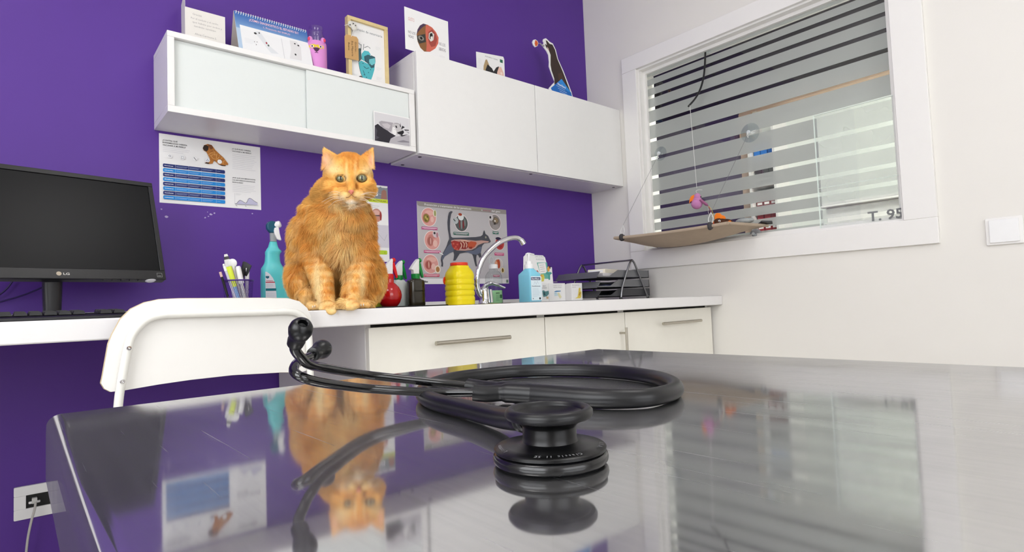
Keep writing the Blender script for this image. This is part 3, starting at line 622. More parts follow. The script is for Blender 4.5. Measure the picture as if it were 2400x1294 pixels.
p.lines(-w/2+.02, w/2-.01, h-.082, 3, .007, .0008, '#a5a5aa', 5)
p.poly(circ(w/2-.05, h-.118, .022, .026), '#c98f80'); p.poly(circ(w/2-.052, h-.108, .014, .010), '#e2b1a4'); p.rect(w/2-.066, w/2-.036, h-.121, h-.117, '#4a4346'); p.poly(circ(w/2-.033, h-.12, .004, .018), '#9c3232')
p.rect(-w/2, w/2, .055, h-.155, '#d5d1da'); p.line([(w/2-.06, h-.17), (w/2-.035, h-.2), (w/2-.02, h-.215), (w/2-.008, h-.19)], .0008, '#8f8f98')
p.poly(rrect(w/2-.045, w/2-.009, .028, .044, .005), '#b6d334'); p.text('i', w/2-.02, .032, .008, '#6f8a14', bold=True)
p.build('print', th, (0, -.0008, 0))
# ================================================================== ON TOP OF THE WALL CABINETS
ZT1, ZT2 = 1.5702, 1.7236
def at(px, py, Y):
    d = fw+rt*((px-1200)/FPX)-up*((py-647)/FPX); return CAM+d*((Y-CAM.y)/d.y)
# folded card
gc = thing('greeting_card', 'folded white card with faint handwriting at the left end of the wall cabinet', 'card', (-1.874, -.12, ZT1))
MB().box(-.055, .055, -.0006, 0, 0, .123).build('front_leaf', mat('card_stock', '#e6e2db', .6), gc, smooth=0)
MB().add([(-.055, 0, 0), (-.045, .10, 0), (-.045, .10, .172), (-.055, 0, .172), (-.0558, 0, 0), (-.0458, .10, 0), (-.0458, .10, .172), (-.0558, 0, .172)], [(0, 1, 2, 3), (7, 6, 5, 4), (0, 3, 7, 4), (1, 5, 6, 2), (3, 2, 6, 7), (0, 4, 5, 1)]).build('side_leaf', mat('card_stock', '#e6e2db', .6), gc, smooth=0)
p = Print(); G = '#aaa7a4'
p.text('Gracias', -.035, .104, .006, G)
for i, t in enumerate(('Por el cuidado y el cariño', 'que habéis por todos y', 'también también')): p.text(t, -.04+.004*i, .091-.0115*i, .0052, G, wmax=(.075, .082, .06)[i])
p.text('Alicia Carmona S.', -.03, .044, .006, G, wmax=.06); p.build('handwriting', gc, (0, -.0006, 0))
# desk calendar
dc = thing('desk_calendar', 'spiral desk calendar with blue header and white dog pictures, standing as a tent', 'calendar', (-1.674, -.11, ZT1))
cw, chh = .1165, .158; a = math.atan2(.055, chh)
MB().add([(-cw, -.055, 0), (cw, -.055, 0), (cw, 0, chh), (-cw, 0, chh), (-cw, -.0538, 0), (cw, -.0538, 0), (cw, .0012, chh), (-cw, .0012, chh)], [(0, 1, 2, 3), (7, 6, 5, 4), (0, 4, 5, 1), (3, 2, 6, 7), (0, 3, 7, 4), (1, 5, 6, 2)]).build('front_page', paper, dc, smooth=0)
MB().add([(-cw, .055, 0), (cw, .055, 0), (cw, .002, chh), (-cw, .002, chh), (-cw, .0565, 0), (cw, .0565, 0), (cw, .0035, chh), (-cw, .0035, chh)], [(0, 3, 2, 1), (4, 5, 6, 7), (0, 1, 5, 4), (2, 3, 7, 6), (0, 4, 7, 3), (1, 2, 6, 5)]).build('back_board', mat('grey_board', '#d9cfc8', .7), dc, smooth=0)
MB().box(-cw, cw, -.0538, .0535, 0, .001).build('base_board', mat('grey_board', '#d9cfc8', .7), dc, smooth=0)
sl = math.hypot(.055, chh); p = Print()
for k in range(14):
    t = k/13; z1 = sl-.001-.062*t; z0 = sl-.001-.062*(k+1)/13 if k < 13 else sl-.066
    c = [.055+(.25-.055)*t**1.5, .16+(.42-.16)*t**1.5, .46+(.68-.46)*t**1.5]; p.rect(-cw, cw, z0, z1, c)
p.rect(-cw, -cw+.012, .0, sl-.066, '#b5cbe2'); p.rect(-cw+.012, cw, .0, sl-.052, '#f2f2f2'); p.rect(-cw+.012, cw, .0, sl-.066, '#f0f0f0')
p.text('¿CÓMO DIAGNOSTICO EL ESTADIO B1?', .006, sl-.0255, .0098, '#f2c9d2', 'c', True, wmax=.158); p.text('1. Presencia del SOPLO', .012, sl-.0405, .0068, '#e9c3d2', 'c', True, wmax=.086)
p.line([(-.08, sl-.032), (.10, sl-.047)], .0004, '#2c4f9a'); p.line([(.023, sl-.064), (.023, .02)], .0018, '#d4d4d6')
p.poly([(-.062, sl-.066), (-.045, sl-.058), (-.036, sl-.075), (-.018, sl-.11), (.006, .035), (-.018, .03), (-.03, sl-.12), (-.05, sl-.085)], '#e2e4e6')
p.poly(circ(-.0595, sl-.0715, .0045, .004, 10), '#262626'); p.poly(circ(-.047, sl-.066, .0025, n=10), '#222222'); p.poly(circ(-.0285, sl-.1, .0028, .004, 10), '#a02030'); p.poly(circ(-.0235, sl-.108, .003, .004, 10), '#4c5a50')
p.poly([(.05, sl-.062), (.072, sl-.06), (.085, sl-.08), (.08, .03), (.04, .028), (.05, sl-.1)], '#e4e2e2'); p.poly(circ(.066, sl-.0715, .0028, n=10), '#2a2a2a'); p.poly(circ(.077, sl-.0755, .0035, .003, 10), '#222222'); p.poly(circ(.062, .05, .003, .004, 10), '#1d1d1d')
p.lines(-.095, -.06, .065, 4, .005, .0006, '#cfd2d8', 8)
for x, z in ((-.058, .062), (-.062, .05), (-.066, .06)): p.poly(circ(x, z, .0015, n=8), '#444444')
p.build('print', dc, (0, -.0551, 0), (-a, 0, 0))
for k in range(31):
    x = -cw+.006+k*(2*cw-.012)/30
    MB().tube([(x+.0012*math.sin(t), .001-.0058*math.cos(t), chh-.004+.0062*math.sin(t)) for t in [2*math.pi*i/12 for i in range(12)]], .0011, 6, closed=True).build('spiral_ring', white_pl, dc)
# glass bottle with pink silicone sleeve
gbm = thin_glass('bottle_glass', (.97, .96, .98))
pink = mat('pink_silicone', '#dd8fd2', .5, noise=.02)
gb = thing('glass_bottle', 'small glass bottle in a pink animal face sleeve on the wall cabinet', 'bottle', (-1.5285, -.12, ZT1))
MB().lathe([(0, .002), (.030, .002), (.0315, .006), (.0315, .125), (.028, .140), (.0235, .150), (.0225, .158), (.0245, .160), (.0245, .170), (.0235, .173), (.0215, .172), (.0205, .158), (.0215, .148), (.0262, .138), (.0295, .124), (.0295, .008), (0, .006)], 32).build('glass', gbm, gb)
MB().lathe([(0, 0), (.031, 0), (.0335, .003), (.034, .010), (.034, .104), (.0335, .113), (.0325, .1165), (.032, .113), (.032, .006), (0, .004)], 36).build('sleeve', pink, gb)
fa = math.atan2(CAM.y+.12, CAM.x+1.5285)     # the face looks toward the room
def onc(r, ang, z): return (r*math.cos(fa+ang), r*math.sin(fa+ang), z)
def patch(name, poly, r, m, par):
    # polygon (arc metres from face centre, z) wrapped on the sleeve
    n = len(poly); b = MB(); vs = [onc(r, a/.034, z) for a, z in poly]+[onc(r-.0015, a/.034, z) for a, z in poly]
    b.add(vs, [tuple(range(n))]+[(i, i+n, (i+1) % n+n, (i+1) % n) for i in range(n)]); return b.build(name, m, par)
for s in (-1, 1):
    c = onc(.0315, s*.72+.05, .120)
    MB().ell(c, (.0085, .0085, .0105)).build('ear', mat('pink_silicone', '#dd8fd2', .5), gb)
    c2 = onc(.0365, s*.72+.05, .1195); MB().ell(c2, (.0055, .0055, .0068)).build('inner_ear', mat('red_silicone', '#e2446a', .5), gb)
for s in (-1, 1):
    patch('eye_mask', [(s*(.013+.014*math.cos(t)), .094+.0068*math.sin(t)+.0015*abs(math.cos(t))) for t in [2*math.pi*k/20 for k in range(20)]], .0346, mat('yellow_print', '#e8cb35', .5), gb)
    patch('eye_white', [(s*.0135+.0048*math.cos(t), .094+.0038*math.sin(t)) for t in [2*math.pi*k/14 for k in range(14)]], .0350, white_pl, gb)
    patch('pupil', [(s*.0135+.0026*math.cos(t), .094+.0028*math.sin(t)) for t in [2*math.pi*k/12 for k in range(12)]], .0354, black_pl, gb)
patch('nose', [(-.011, .0875), (-.004, .089), (.004, .089), (.011, .0875), (.006, .079), (.001, .0745), (-.001, .0745), (-.006, .079)], .0352, mat('dark_plum_print', '#43193f', .5), gb)
patch('mouth', [(-.006, .0715), (0, .0735), (.006, .0715), (.004, .0705), (0, .0718), (-.004, .0705)], .0350, mat('dark_plum_print', '#43193f', .5), gb)
# framed heart print
pf = thing('picture_frame', 'pale wooden frame with a turquoise anatomical heart drawing', 'picture frame', (-1.342, -.130, ZT1))
birch = mat('pale_frame_wood', '#dcc58f', .5, noise=.1, nscale=60)
W2, HH, fwd = .0795, .244, .0125
for nm, a in (('frame_rail', (-W2, W2, HH-fwd, HH)), ('frame_rail', (-W2, W2, 0, fwd)), ('frame_stile', (-W2, -W2+fwd, fwd, HH-fwd)), ('frame_stile', (W2-fwd, W2, fwd, HH-fwd))):
    MB().box(a[0], a[1], -.012, .012, a[2], a[3]).build(nm, birch, pf, bevel=.0012)
MB().box(-W2+fwd, W2-fwd, -.002, .008, fwd, HH-fwd).build('mount', paper, pf, smooth=0)
p = Print(); p.rect(-W2+fwd, W2-fwd, fwd, HH-fwd, '#f0efee'); p.text('Corazón de veterinaria', .004, HH-.042, .0095, '#5f6a70', 'c', wmax=.112)
f = mapper((1050, 240), (1495, 465), (1520, 1240), (1020, 1110), 2*(W2-fwd), HH-2*fwd)
q = lambda pts: [(u, v+fwd) for u, v in pp(f, pts)]
p.poly(q([(1150, 840), (1190, 815), (1250, 850), (1300, 880), (1330, 860), (1380, 880), (1375, 960), (1345, 1060), (1310, 1150), (1280, 1165), (1230, 1130), (1180, 1020), (1160, 930)]), '#53b6c0')
p.poly(q([(1200, 720), (1240, 680), (1300, 700), (1330, 750), (1290, 760), (1250, 780), (1235, 830), (1195, 800)]), '#58bcc6'); p.poly(q([(1235, 760), (1290, 742), (1385, 790), (1390, 850), (1370, 930), (1330, 940), (1290, 870), (1240, 830)]), '#36616b')
p.poly(q([(1130, 700), (1145, 640), (1185, 640), (1190, 800), (1150, 840), (1135, 780)]), '#4d6a70'); p.poly(q([(1305, 810), (1380, 800), (1390, 870), (1340, 900), (1300, 870)]), '#6fc3ca'); p.poly(q([(1145, 1050), (1180, 1040), (1250, 1140), (1200, 1120), (1150, 1085)]), '#3a3a3c')
for a in ([(1190, 680), (1200, 590)], [(1225, 670), (1235, 590)], [(1150, 555), (1195, 600)], [(1240, 640), (1290, 630), (1325, 665)], [(1150, 840), (1160, 930), (1180, 1020), (1230, 1130), (1280, 1165)], [(1240, 760), (1250, 830), (1300, 880)], [(1330, 760), (1385, 790)], [(1300, 850), (1330, 900), (1370, 930)], [(1185, 640), (1195, 800)], [(1220, 900), (1260, 940), (1300, 930)], [(1210, 960), (1240, 1040)]): p.line(q(a), .0016, '#22383d')
for x, y in ((1215, 860), (1240, 920), (1225, 1030), (1290, 1000), (1320, 960), (1260, 1070)): u, v = f(x, y); p.poly(circ(u, v+fwd, .0018, n=10), '#1f4a55')
for x, y in ((1390, 650), (1400, 930), (1400, 1070), (1040, 1000)): u, v = f(x, y); p.lines(u, u+.022, v+fwd, 3, .0042, .0005, '#c4c8cc', x)
p.build('print', pf, (0, -.0021, 0))
kt = thing('gift_tag', 'brown kraft paper tag with handwriting tied to the wooden frame', 'tag', (-1.4105, -.1445, 1.654), math.radians(-4))
MB().prism([(-.025, 0), (.025, 0), (.025, .078), (.019, .086), (-.019, .086), (-.025, .078)], -.001, 0).build('card', mat('kraft_paper', '#c49a63', .7, noise=.06), kt, smooth=0)
p = Print()
for i, t in enumerate(('Gracias...', 'Eva Mayoria', 'Bueno')): p.text(t, .012-.0125*i, .066-.008*(i == 2), .0068, '#3a2a1a', wmax=(.042, .055, .028)[i], rot=-math.pi/2)
p.build('handwriting', kt, (0, -.001, 0))
MB().tube(cat_rom([(0, -.001, .082), (.006, -.006, .10), (.012, -.006, .12), (.004, -.004, .132), (-.012, -.005, .122), (-.026, -.006, .114)], 5), .0009, 6).build('string', mat('white_string', '#e9e6e0', .8), kt)
bow_m = mat('silver_ribbon', '#d8d5cc', .4, noise=.2, nscale=120)
b = MB(); b.ell((.008, -.006, .118), (.012, .005, .014)); b.ell((-.004, -.006, .124), (.010, .005, .012)); b.build('ribbon_knot', bow_m, kt)
for k, (x, z) in enumerate(((.004, .126), (.012, .121), (-.008, .119))): MB().ell((x, -.011, z), .0022, 10, 6).build('bead', black_pl, kt)
# card with round cut-out
gs = thing('advert_card', 'large white advert card with a round picture at the corner of the right wall cabinet', 'card', (-1.1247, -.195, ZT2+.0002))
W2, HH = .0975, .160
f = mapper((113, 85), (815, 408), (835, 930), (145, 745), W2*2, HH)
hole = [(u, v) for u, v in pp(f, [(340, 540), (355, 470), (395, 415), (450, 393), (520, 418), (590, 465), (645, 530), (685, 610), (680, 690), (640, 755), (560, 800), (470, 795), (405, 740), (360, 650)])]
b = MB(); b.prism([(-W2, 0), (W2, 0), (W2, HH), (-W2, HH)], -.001, 0); b.build('card', paper, gs, smooth=0)
p = Print(); p.poly(hole, '#8a5f3a'); 
p.poly(pp(f, [(340, 540), (355, 470), (395, 415), (450, 393), (500, 412), (430, 450), (370, 500)]), '#4a3550'); p.poly(pp(f, [(345, 560), (480, 545), (495, 660), (385, 680), (352, 620)]), '#3c3a36')
u, v = f(415, 600); p.poly(circ(u, v, .013, .009), '#8f8a82'); p.poly(circ(u+.001, v, .0055), '#141210')
p.poly(pp(f, [(490, 420), (520, 418), (590, 465), (645, 530), (685, 610), (680, 690), (640, 755), (560, 800), (500, 790), (505, 700), (495, 600), (485, 500)]), '#cf6a57')
p.poly(pp(f, [(530, 520), (590, 490), (640, 550), (665, 640), (640, 720), (580, 735), (545, 680), (525, 600)]), '#a34a40'); p.poly(pp(f, [(540, 540), (580, 520), (620, 560), (610, 640), (570, 660), (535, 610)]), '#d9d5cc'); p.poly(pp(f, [(555, 545), (590, 540), (600, 580), (575, 640), (550, 610)]), '#2c2826'); p.poly(pp(f, [(565, 590), (590, 585), (585, 640), (568, 640)]), '#e7e4dd')
u, v = f(190, 310); p.text('GUSTO', u, v, .0135, '#e0a9a0', wmax=.026)
for i, t in enumerate(('NO LOS', 'VEAS')): u, v = f(192, 505+65*i); p.text(t, u, v, .0105, '#6f6c72', wmax=(.031, .023)[i])
for i, t in enumerate(('NO LOS', 'SIENTAS')): u, v = f(692, 710+70*i); p.text(t, u, v, .0125, '#8f8690', wmax=(.029, .031)[i])
p.lines(f(700, 850)[0], f(800, 850)[0], f(700, 850)[1], 3, .004, .0005, '#cfcbd0', 2); p.build('print', gs, (0, -.001, 0))
MB().add([(-.03, 0, 0), (.03, 0, 0), (0, 0, .09), (0, .06, 0)], [(0, 1, 2), (0, 2, 3), (1, 3, 2), (0, 3, 1)]).build('easel_flap', paper, gs, smooth=0)
# small card with pointed ears
sc = thing('advert_card', 'small white card with a picture of pointed ears behind the right wall cabinet edge', 'card', (-.7645, -.13, ZT2+.0002))
b = MB(); b.prism([(-.0775, 0), (.0775, 0), (.0775, .118), (.072, .128), (-.0775, .112)], -.001, 0); b.build('card', paper, sc, smooth=0)
p = Print(); p.text('SALUD ANIMAL Y CUIDADO', -.03, .103, .005, '#6b7076', wmax=.07); p.poly(rrect(.052, .068, .098, .112, .001), '#2d6a52')
p.poly([(-.045, .0), (-.04, .06), (-.028, .09), (-.02, .092), (-.004, .06), (.0, .0)], '#b59b72'); p.poly([(-.035, .0), (-.03, .045), (-.018, .072), (.006, .06), (.014, .048), (.03, .07), (.045, .078), (.04, .03), (.03, 0)], '#2b2a2c')
p.poly([(.03, 0), (.034, .05), (.045, .075), (.058, .078), (.07, .055), (.076, .0)], '#ecc3b0'); p.poly(circ(.058, .05, .006), '#f7e2d4'); p.lines(-.07, -.05, .085, 4, .006, .0005, '#c5cacc', 4); p.build('print', sc, (0, -.001, 0))
MB().add([(-.03, 0, 0), (.03, 0, 0), (0, 0, .08), (0, .05, 0)], [(0, 1, 2), (0, 2, 3), (1, 3, 2), (0, 3, 1)]).build('easel_flap', paper, sc, smooth=0)
# cut-out standee of a dark paw reaching for an orange disc
ps = thing('advert_standee', 'cut-out display of a raised dark paw with a blue triangle, near the white wall', 'display', (-.335, -.12, ZT2+.0002))
fx = lambda pts: [(X+.335, Z-ZT2) for X, Z in pts]
out = fx([(-.41, ZT2), (-.41, 1.775), (-.385, 1.80), (-.3684, 1.815), (-.385, 1.845), (-.4027, 1.8812), (-.400, 1.905), (-.4029, 1.9372), (-.415, 1.953), (-.4339, 1.9672), (-.438, 1.978), (-.430, 1.987), (-.436, 1.996), (-.432, 2.006), (-.4157, 2.0141), (-.402, 2.008), (-.3903, 2.0032), (-.3711, 2.0007), (-.353, 1.9758), (-.3395, 1.9328), (-.3064, 1.8838), (-.2535, 1.7859), (-.235, ZT2)])
MB().prism(out, -.004, 0).build('board', paper, ps, smooth=0)
p = Print()
p.poly(fx([(-.372, 1.80), (-.372, 1.83), (-.388, 1.865), (-.393, 1.89), (-.390, 1.94), (-.398, 1.955), (-.418, 1.97), (-.425, 1.985), (-.412, 1.982), (-.418, 2.004), (-.408, 2.003), (-.393, 1.993), (-.374, 1.994), (-.358, 1.973), (-.345, 1.932), (-.312, 1.88), (-.262, 1.786), (-.25, ZT2), (-.36, ZT2)]), '#3a2c26')
p.poly(fx([(-.412, 1.975), (-.402, 1.968), (-.398, 1.955), (-.408, 1.962)]), '#d9b6b4'); p.poly(fx([(-.345, 1.86), (-.32, 1.87), (-.30, 1.83), (-.31, 1.81), (-.34, 1.82)]), '#4d372c')
p.poly(fx([(-.398, 1.7785), (-.3218, 1.84), (-.258, 1.785), (-.245, ZT2), (-.36, ZT2)]), '#1f6fc4'); p.poly(fx([(-.3218, 1.84), (-.258, 1.785), (-.29, 1.79), (-.345, 1.82)]), '#2f8fe0')
p.text('NexGard', -.352+.335, 1.806-ZT2, .011, '#eef6ff', bold=True, wmax=.055, rot=-.18)
for i in range(3): p.line(fx([(-.36+.01*i, 1.800-.011*i), (-.30+.01*i, 1.789-.011*i)]), .0016, '#cfe2f7')
p.build('print', ps, (0, -.004, 0))
MB().prism([(X+.335, Z-ZT2) for X, Z in ((-.5062, 1.9703), (-.50, 1.982), (-.4869, 1.9881), (-.474, 1.984), (-.4692, 1.9754), (-.475, 1.960), (-.489, 1.9513), (-.501, 1.958))], -.006, -.001).build('disc', paper, ps)
p = Print(); p.poly(fx([(-.494, 1.966), (-.488, 1.985), (-.476, 1.982), (-.471, 1.974), (-.477, 1.961), (-.488, 1.954)]), '#d9622f'); p.build('disc_print', ps, (0, -.006, 0))
MB().tube(cat_rom([(X+.335, -.002, Z-ZT2) for X, Z in ((-.47, 1.974), (-.455, 1.979), (-.44, 1.972), (-.43, 1.975))], 4), [.001]*4+[.003]*5+[.005]*4, 6).build('arm', mat('grey_acetate', '#9c96a0', .5), ps)
MB().box(-.06, .05, 0, .05, 0, .002).build('foot', paper, ps, smooth=0)
# black and white photograph
bp, w, h = sheet('photograph', 'black and white photograph of a lying cat stuck on the sliding cabinet door', 'photograph', -1.3665, -1.2215, 1.3525, 1.4600, -.2076, .0006)
f = mapper((150, 165), (1005, 350), (1015, 1035), (180, 880), w, h); p = Print()
fm = lambda pts: pp(f, pts)
p.poly(fm([(178, 195), (995, 370), (1000, 1018), (195, 868)]), '#d9d7da')
p.poly(fm([(190, 520), (260, 480), (330, 540), (420, 590), (560, 700), (680, 770), (560, 830), (520, 930), (195, 868)]), '#2c2932'); p.poly(fm([(190, 520), (250, 640), (230, 760), (300, 800), (195, 868)]), '#4a4650')
p.poly(fm([(520, 930), (560, 830), (700, 780), (998, 760), (1000, 1018)]), '#b6b2b8'); p.poly(fm([(700, 900), (850, 870), (990, 910), (990, 930), (800, 920)]), '#88848c')
p.poly(fm([(280, 440), (340, 410), (600, 455), (640, 480), (590, 600), (570, 680), (480, 640), (380, 580), (320, 520)]), '#aaa4aa'); p.poly(fm([(350, 480), (480, 470), (560, 520), (520, 600), (420, 570)]), '#c6c0c4')
p.poly(fm([(600, 480), (700, 460), (780, 500), (820, 580), (850, 620), (820, 700), (720, 740), (640, 745), (590, 680), (590, 560)]), '#c4c0c2'); p.poly(fm([(600, 570), (640, 560), (690, 640), (690, 740), (640, 750), (595, 690)]), '#f0eeee')
for a in ([(780, 450), (800, 560), (775, 560)], [(830, 530), (890, 570), (850, 590), (800, 620)], [(870, 620), (980, 630), (985, 650), (890, 650)], [(900, 660), (990, 700), (985, 712)], [(760, 760), (980, 740), (820, 785)], [(660, 530), (700, 530), (712, 575), (690, 590)], [(700, 690), (760, 670), (850, 640), (870, 690), (820, 760), (730, 720)]): p.poly(fm(a), '#1e1c22')
p.line(fm([(640, 465), (740, 480), (800, 560)]), .0012, '#55525a'); p.line(fm([(620, 600), (690, 640)]), .0008, '#6a666e'); p.build('print', bp, (0, -.0006, 0))
# ================================================================== ON THE WORKTOP
ZC = .7702
def oval(z, xl, xr, d, n=28, sq=2.6, yc=0.0):
    out = []; cx, a = (xl+xr)/2, (xr-xl)/2
    for k in range(n):
        t = 2*math.pi*k/n; c, s = math.cos(t), math.sin(t); r = (abs(c)**sq+abs(s)**sq)**(-1/sq)
        out.append((cx+a*c*r, yc+d*s*r, z))
    return out
# --- wire pen cup and its contents
lil = mat('purple_wire', '#4b2a86', .4, .3)
pc = thing('pen_cup', 'purple wire mesh pen cup beside the blue spray bottle', 'pen cup', (-1.842, -.30, ZC))
R0, R1, PH = .032, .0385, .0915
MB().tube([(R1*math.cos(t), R1*math.sin(t), PH) for t in [2*math.pi*k/32 for k in range(32)]], .002, 8, closed=True).build('rim', lil, pc)
MB().lathe([(0, 0), (R0, 0), (R0+.0005, .003), (R0, .004), (0, .003)], 32).build('base', lil, pc)
b = MB()
for sgn in (1, -1):
    for k in range(44):
        pts = []
        for i in range(7):
            t = i/6; a = 2*math.pi*k/44+sgn*t*.9; r = R0+(R1-R0)*t; pts.append((r*math.cos(a), r*math.sin(a), .003+(PH-.004)*t))
        b.tube(pts, .00038, 3, caps=False)
o = b.build('wire_mesh', lil, pc); o['kind'] = 'stuff'
def stick(name, label, cat, a, bb, prof, m, tip=None, tm=None, seg=12, flat=1.0, group='pens in the purple cup'):
    # a, bb: foot and top in cup coordinates; prof: radii along the length
    A, B = Vector(a), Vector(bb); ax = (B-A); L = ax.length
    zc = ax.normalized(); xc = Vector((.757, -.653, 0)); xc = (xc-zc*xc.dot(zc)).normalized(); yc = zc.cross(xc)
    t = thing(name, label, cat, (pc.location[0]+A.x, pc.location[1]+A.y, ZC+A.z), rot=Matrix((xc, yc, zc)).transposed().to_euler(), group=group)
    MB().tube([(0, 0, L*k/(len(prof)-1)) for k in range(len(prof))], prof, seg, flat=flat).build('barrel', m, t)
    if tip: MB().tube([(0, 0, z*L) for z, r in tip], [r for z, r in tip], seg, flat=flat).build('cap', tm, t)
    return t
g_ = .0045
stick('nail_file', 'dark grey oval nail file standing tallest in the pen cup', 'nail file', (.006, .014, g_), (-.028, .012, .166), [.0088]*7+[.0098, .0094, .0080, .0045], mat('file_edge_white', '#e9e7e4', .6), [(.55, .0070), (.85, .0082), (.94, .0074), (.985, .0040)], mat('file_grit', '#4b4a4c', .9), 16, .32)
stick('pencil', 'dark pencil with pink eraser leaning out on the left of the cup', 'pencil', (-.018, -.012, g_), (-.050, -.020, .112), [.0033]*5, mat('pencil_black', '#201f22', .4), [(.90, .0034), (1.02, .0034)], mat('eraser_pink', '#e8c3b8', .8), 8)
stick('pen', 'clear capped pen between pencil and highlighter', 'pen', (.0, -.016, g_), (-.0395, -.014, .133), [.0035]*6, mat('translucent_white', '#d6d2de', .25), [(.88, .0040), (1.0, .0034), (1.03, .002)], white_pl)
stick('highlighter', 'yellow highlighter leaning over the cup rim', 'highlighter', (.004, -.013, g_), (-.028, -.0155, .129), [.0070]*6, mat('blue_barrel', '#8fb4dc', .35), [(.56, .0070), (.70, .0078), (1.0, .0082), (1.005, .005)], mat('highlighter_yellow', '#dff04a', .4), 16, .75)
stick('pencil', 'red pencil behind the yellow highlighter', 'pencil', (.016, .004, g_), (-.022, .0, .122), [.0052]*5, mat('red_lacquer', '#c4213c', .35), seg=8)
lp = stick('mirror', 'white round ended tool standing in the middle of the cup', 'tool', (.016, .002, g_), (-.0125, .000, .136), [.0042]*5, white_pl)
MB().lathe([(0, -.0025), (.010, -.0025), (.0122, -.001), (.0122, .001), (.010, .0025), (0, .0025)], 24).build('disc', white_pl, lp, (0, -.001, .139), (math.pi/2, 0, 0))
stick('marker', 'white marker with black lettering leaning left in the cup', 'marker', (.020, -.012, g_), (-.0045, -.016, .131), [.0046]*5, mat('twisted_white', '#dcdad6', .4), [(.62, .0074), (.96, .0070), (1.0, .005)], white_pl)
br = stick('comb', 'black comb with a wide head at the back of the cup', 'comb', (.006, .010, g_), (.016, .006, .118), [.0035]*5, black_pl)
MB().prism([(-.008, .0), (.012, -.004), (.018, .028), (.004, .034), (-.004, .036), (-.0075, .034)], -.002, .002).build('head', black_pl, br, (0, 0, .106), (0, .12, 0))
stick('pen', 'white capped pen standing upright on the right of the cup', 'pen', (.022, .006, g_), (.0255, .003, .133), [.0048]*5, mat('lilac_barrel', '#cfc6dd', .4), [(.68, .0060), (.95, .0060), (1.0, .0035)], white_pl)
# --- tall turquoise spray bottle
teal = mat('turquoise_plastic', '#62cfd2', .3, noise=.02, sub=.15)
ts = thing('spray_bottle', 'tall turquoise spray bottle with white trigger left of the cat', 'spray bottle', (-1.7115, -.22, ZC))
lv = [(.0, -.043, .043), (.003, -.0445, .0445), (.06, -.0445, .0435), (.088, -.0445, .040), (.104, -.0445, .036), (.119, -.043, .031), (.133, -.0425, .022), (.143, -.036, .016), (.150, -.033, .0125), (.160, -.0315, .011), (.172, -.0305, .0105), (.178, -.031, .012), (.1835, -.0305, .0160), (.187, -.028, .0155), (.191, -.0265, .011), (.197, -.022, .007), (.206, -.0195, .0045), (.214, -.0170, .0032)]
MB().loft([oval(z, a, c, min(.028, (c-a)*.36)) for z, a, c in lv]).build('bottle', teal, ts, smooth=50)
MB().loft([oval(z, a, c, .0085) for z, a, c in ((.2145, -.0165, .003), (.226, -.0165, .002), (.24, -.017, .001))]).build('collar', mat('grey_collar', '#9aa0a2', .4), ts)
MB().prism([(-.017, .2405), (.001, .2405), (.002, .262), (.004, .268), (-.004, .276), (-.014, .277), (-.022, .273), (-.0265, .264), (-.0255, .252), (-.021, .247)], -.009, .009).build('head', mat('dark_teal_plastic', '#17566e', .35), ts, bevel=.003)
MB().lathe([(0, -.011), (.008, -.011), (.0105, -.008), (.0105, .006), (.008, .009), (0, .009)], 20).build('nozzle', white_pl, ts, (.0055, -.004, .2665), (0, math.radians(75), math.radians(-35)))
MB().prism([(-.006, .256), (.006, .258), (.0075, .25), (.009, .238), (.013, .222), (.0135, .2175), (.006, .2185), (.0, .222), (-.006, .236), (-.008, .246)], -.014, -.004).build('trigger', white_pl, ts, bevel=.002)
p = Print(); p.poly([(-.041, .001), (-.009, .001), (-.010, .055), (-.013, .085), (-.019, .102), (-.028, .114), (-.036, .120), (-.041, .121)], '#dfe3ec')
p.poly([(-.040, .108), (-.030, .108), (-.030, .103), (-.035, .100), (-.040, .103)], '#1f5f78'); p.rect(-.0405, -.014, .088, .091, '#c33a50'); p.rect(-.0405, -.0105, .064, .0715, '#1e7282'); p.lines(-.039, -.016, .084, 4, .003, .0006, '#b0b5c2', 3); p.lines(-.039, -.012, .056, 9, .005, .0006, '#c0c6d6', 4)
p.text('Antiséptico', -.039, .093, .003, '#c33a50', bold=True, wmax=.02); p.build('label_print', ts, (0, -.0285, 0))
# --- white bottle half hidden behind the cat, and green sponge
wb = thing('white_bottle', 'white rounded bottle between the turquoise spray bottle and the cat', 'bottle', (-1.640, -.20, ZC))
MB().lathe([(0, 0), (.030, 0), (.032, .003), (.032, .045), (.028, .058), (.018, .066), (.012, .069), (.012, .078)], 28).build('bottle', white_pl, wb)
MB().lathe([(0, .0), (.0135, .0), (.0135, .014), (.012, .016), (0, .016)], 20).build('cap', white_pl, wb, (0, 0, .0785))
sg = thing('sponge', 'lime green sponge peeking out between the cat and the red spray bottle', 'sponge', (-1.392, -.212, ZC))
MB().box(-.035, .035, -.022, .022, .002, .024).build('foam', mat('lime_foam', '#b4c92e', .95, noise=.25, nscale=250, bump=.8, bscale=500), sg, bevel=.004, seg=3)
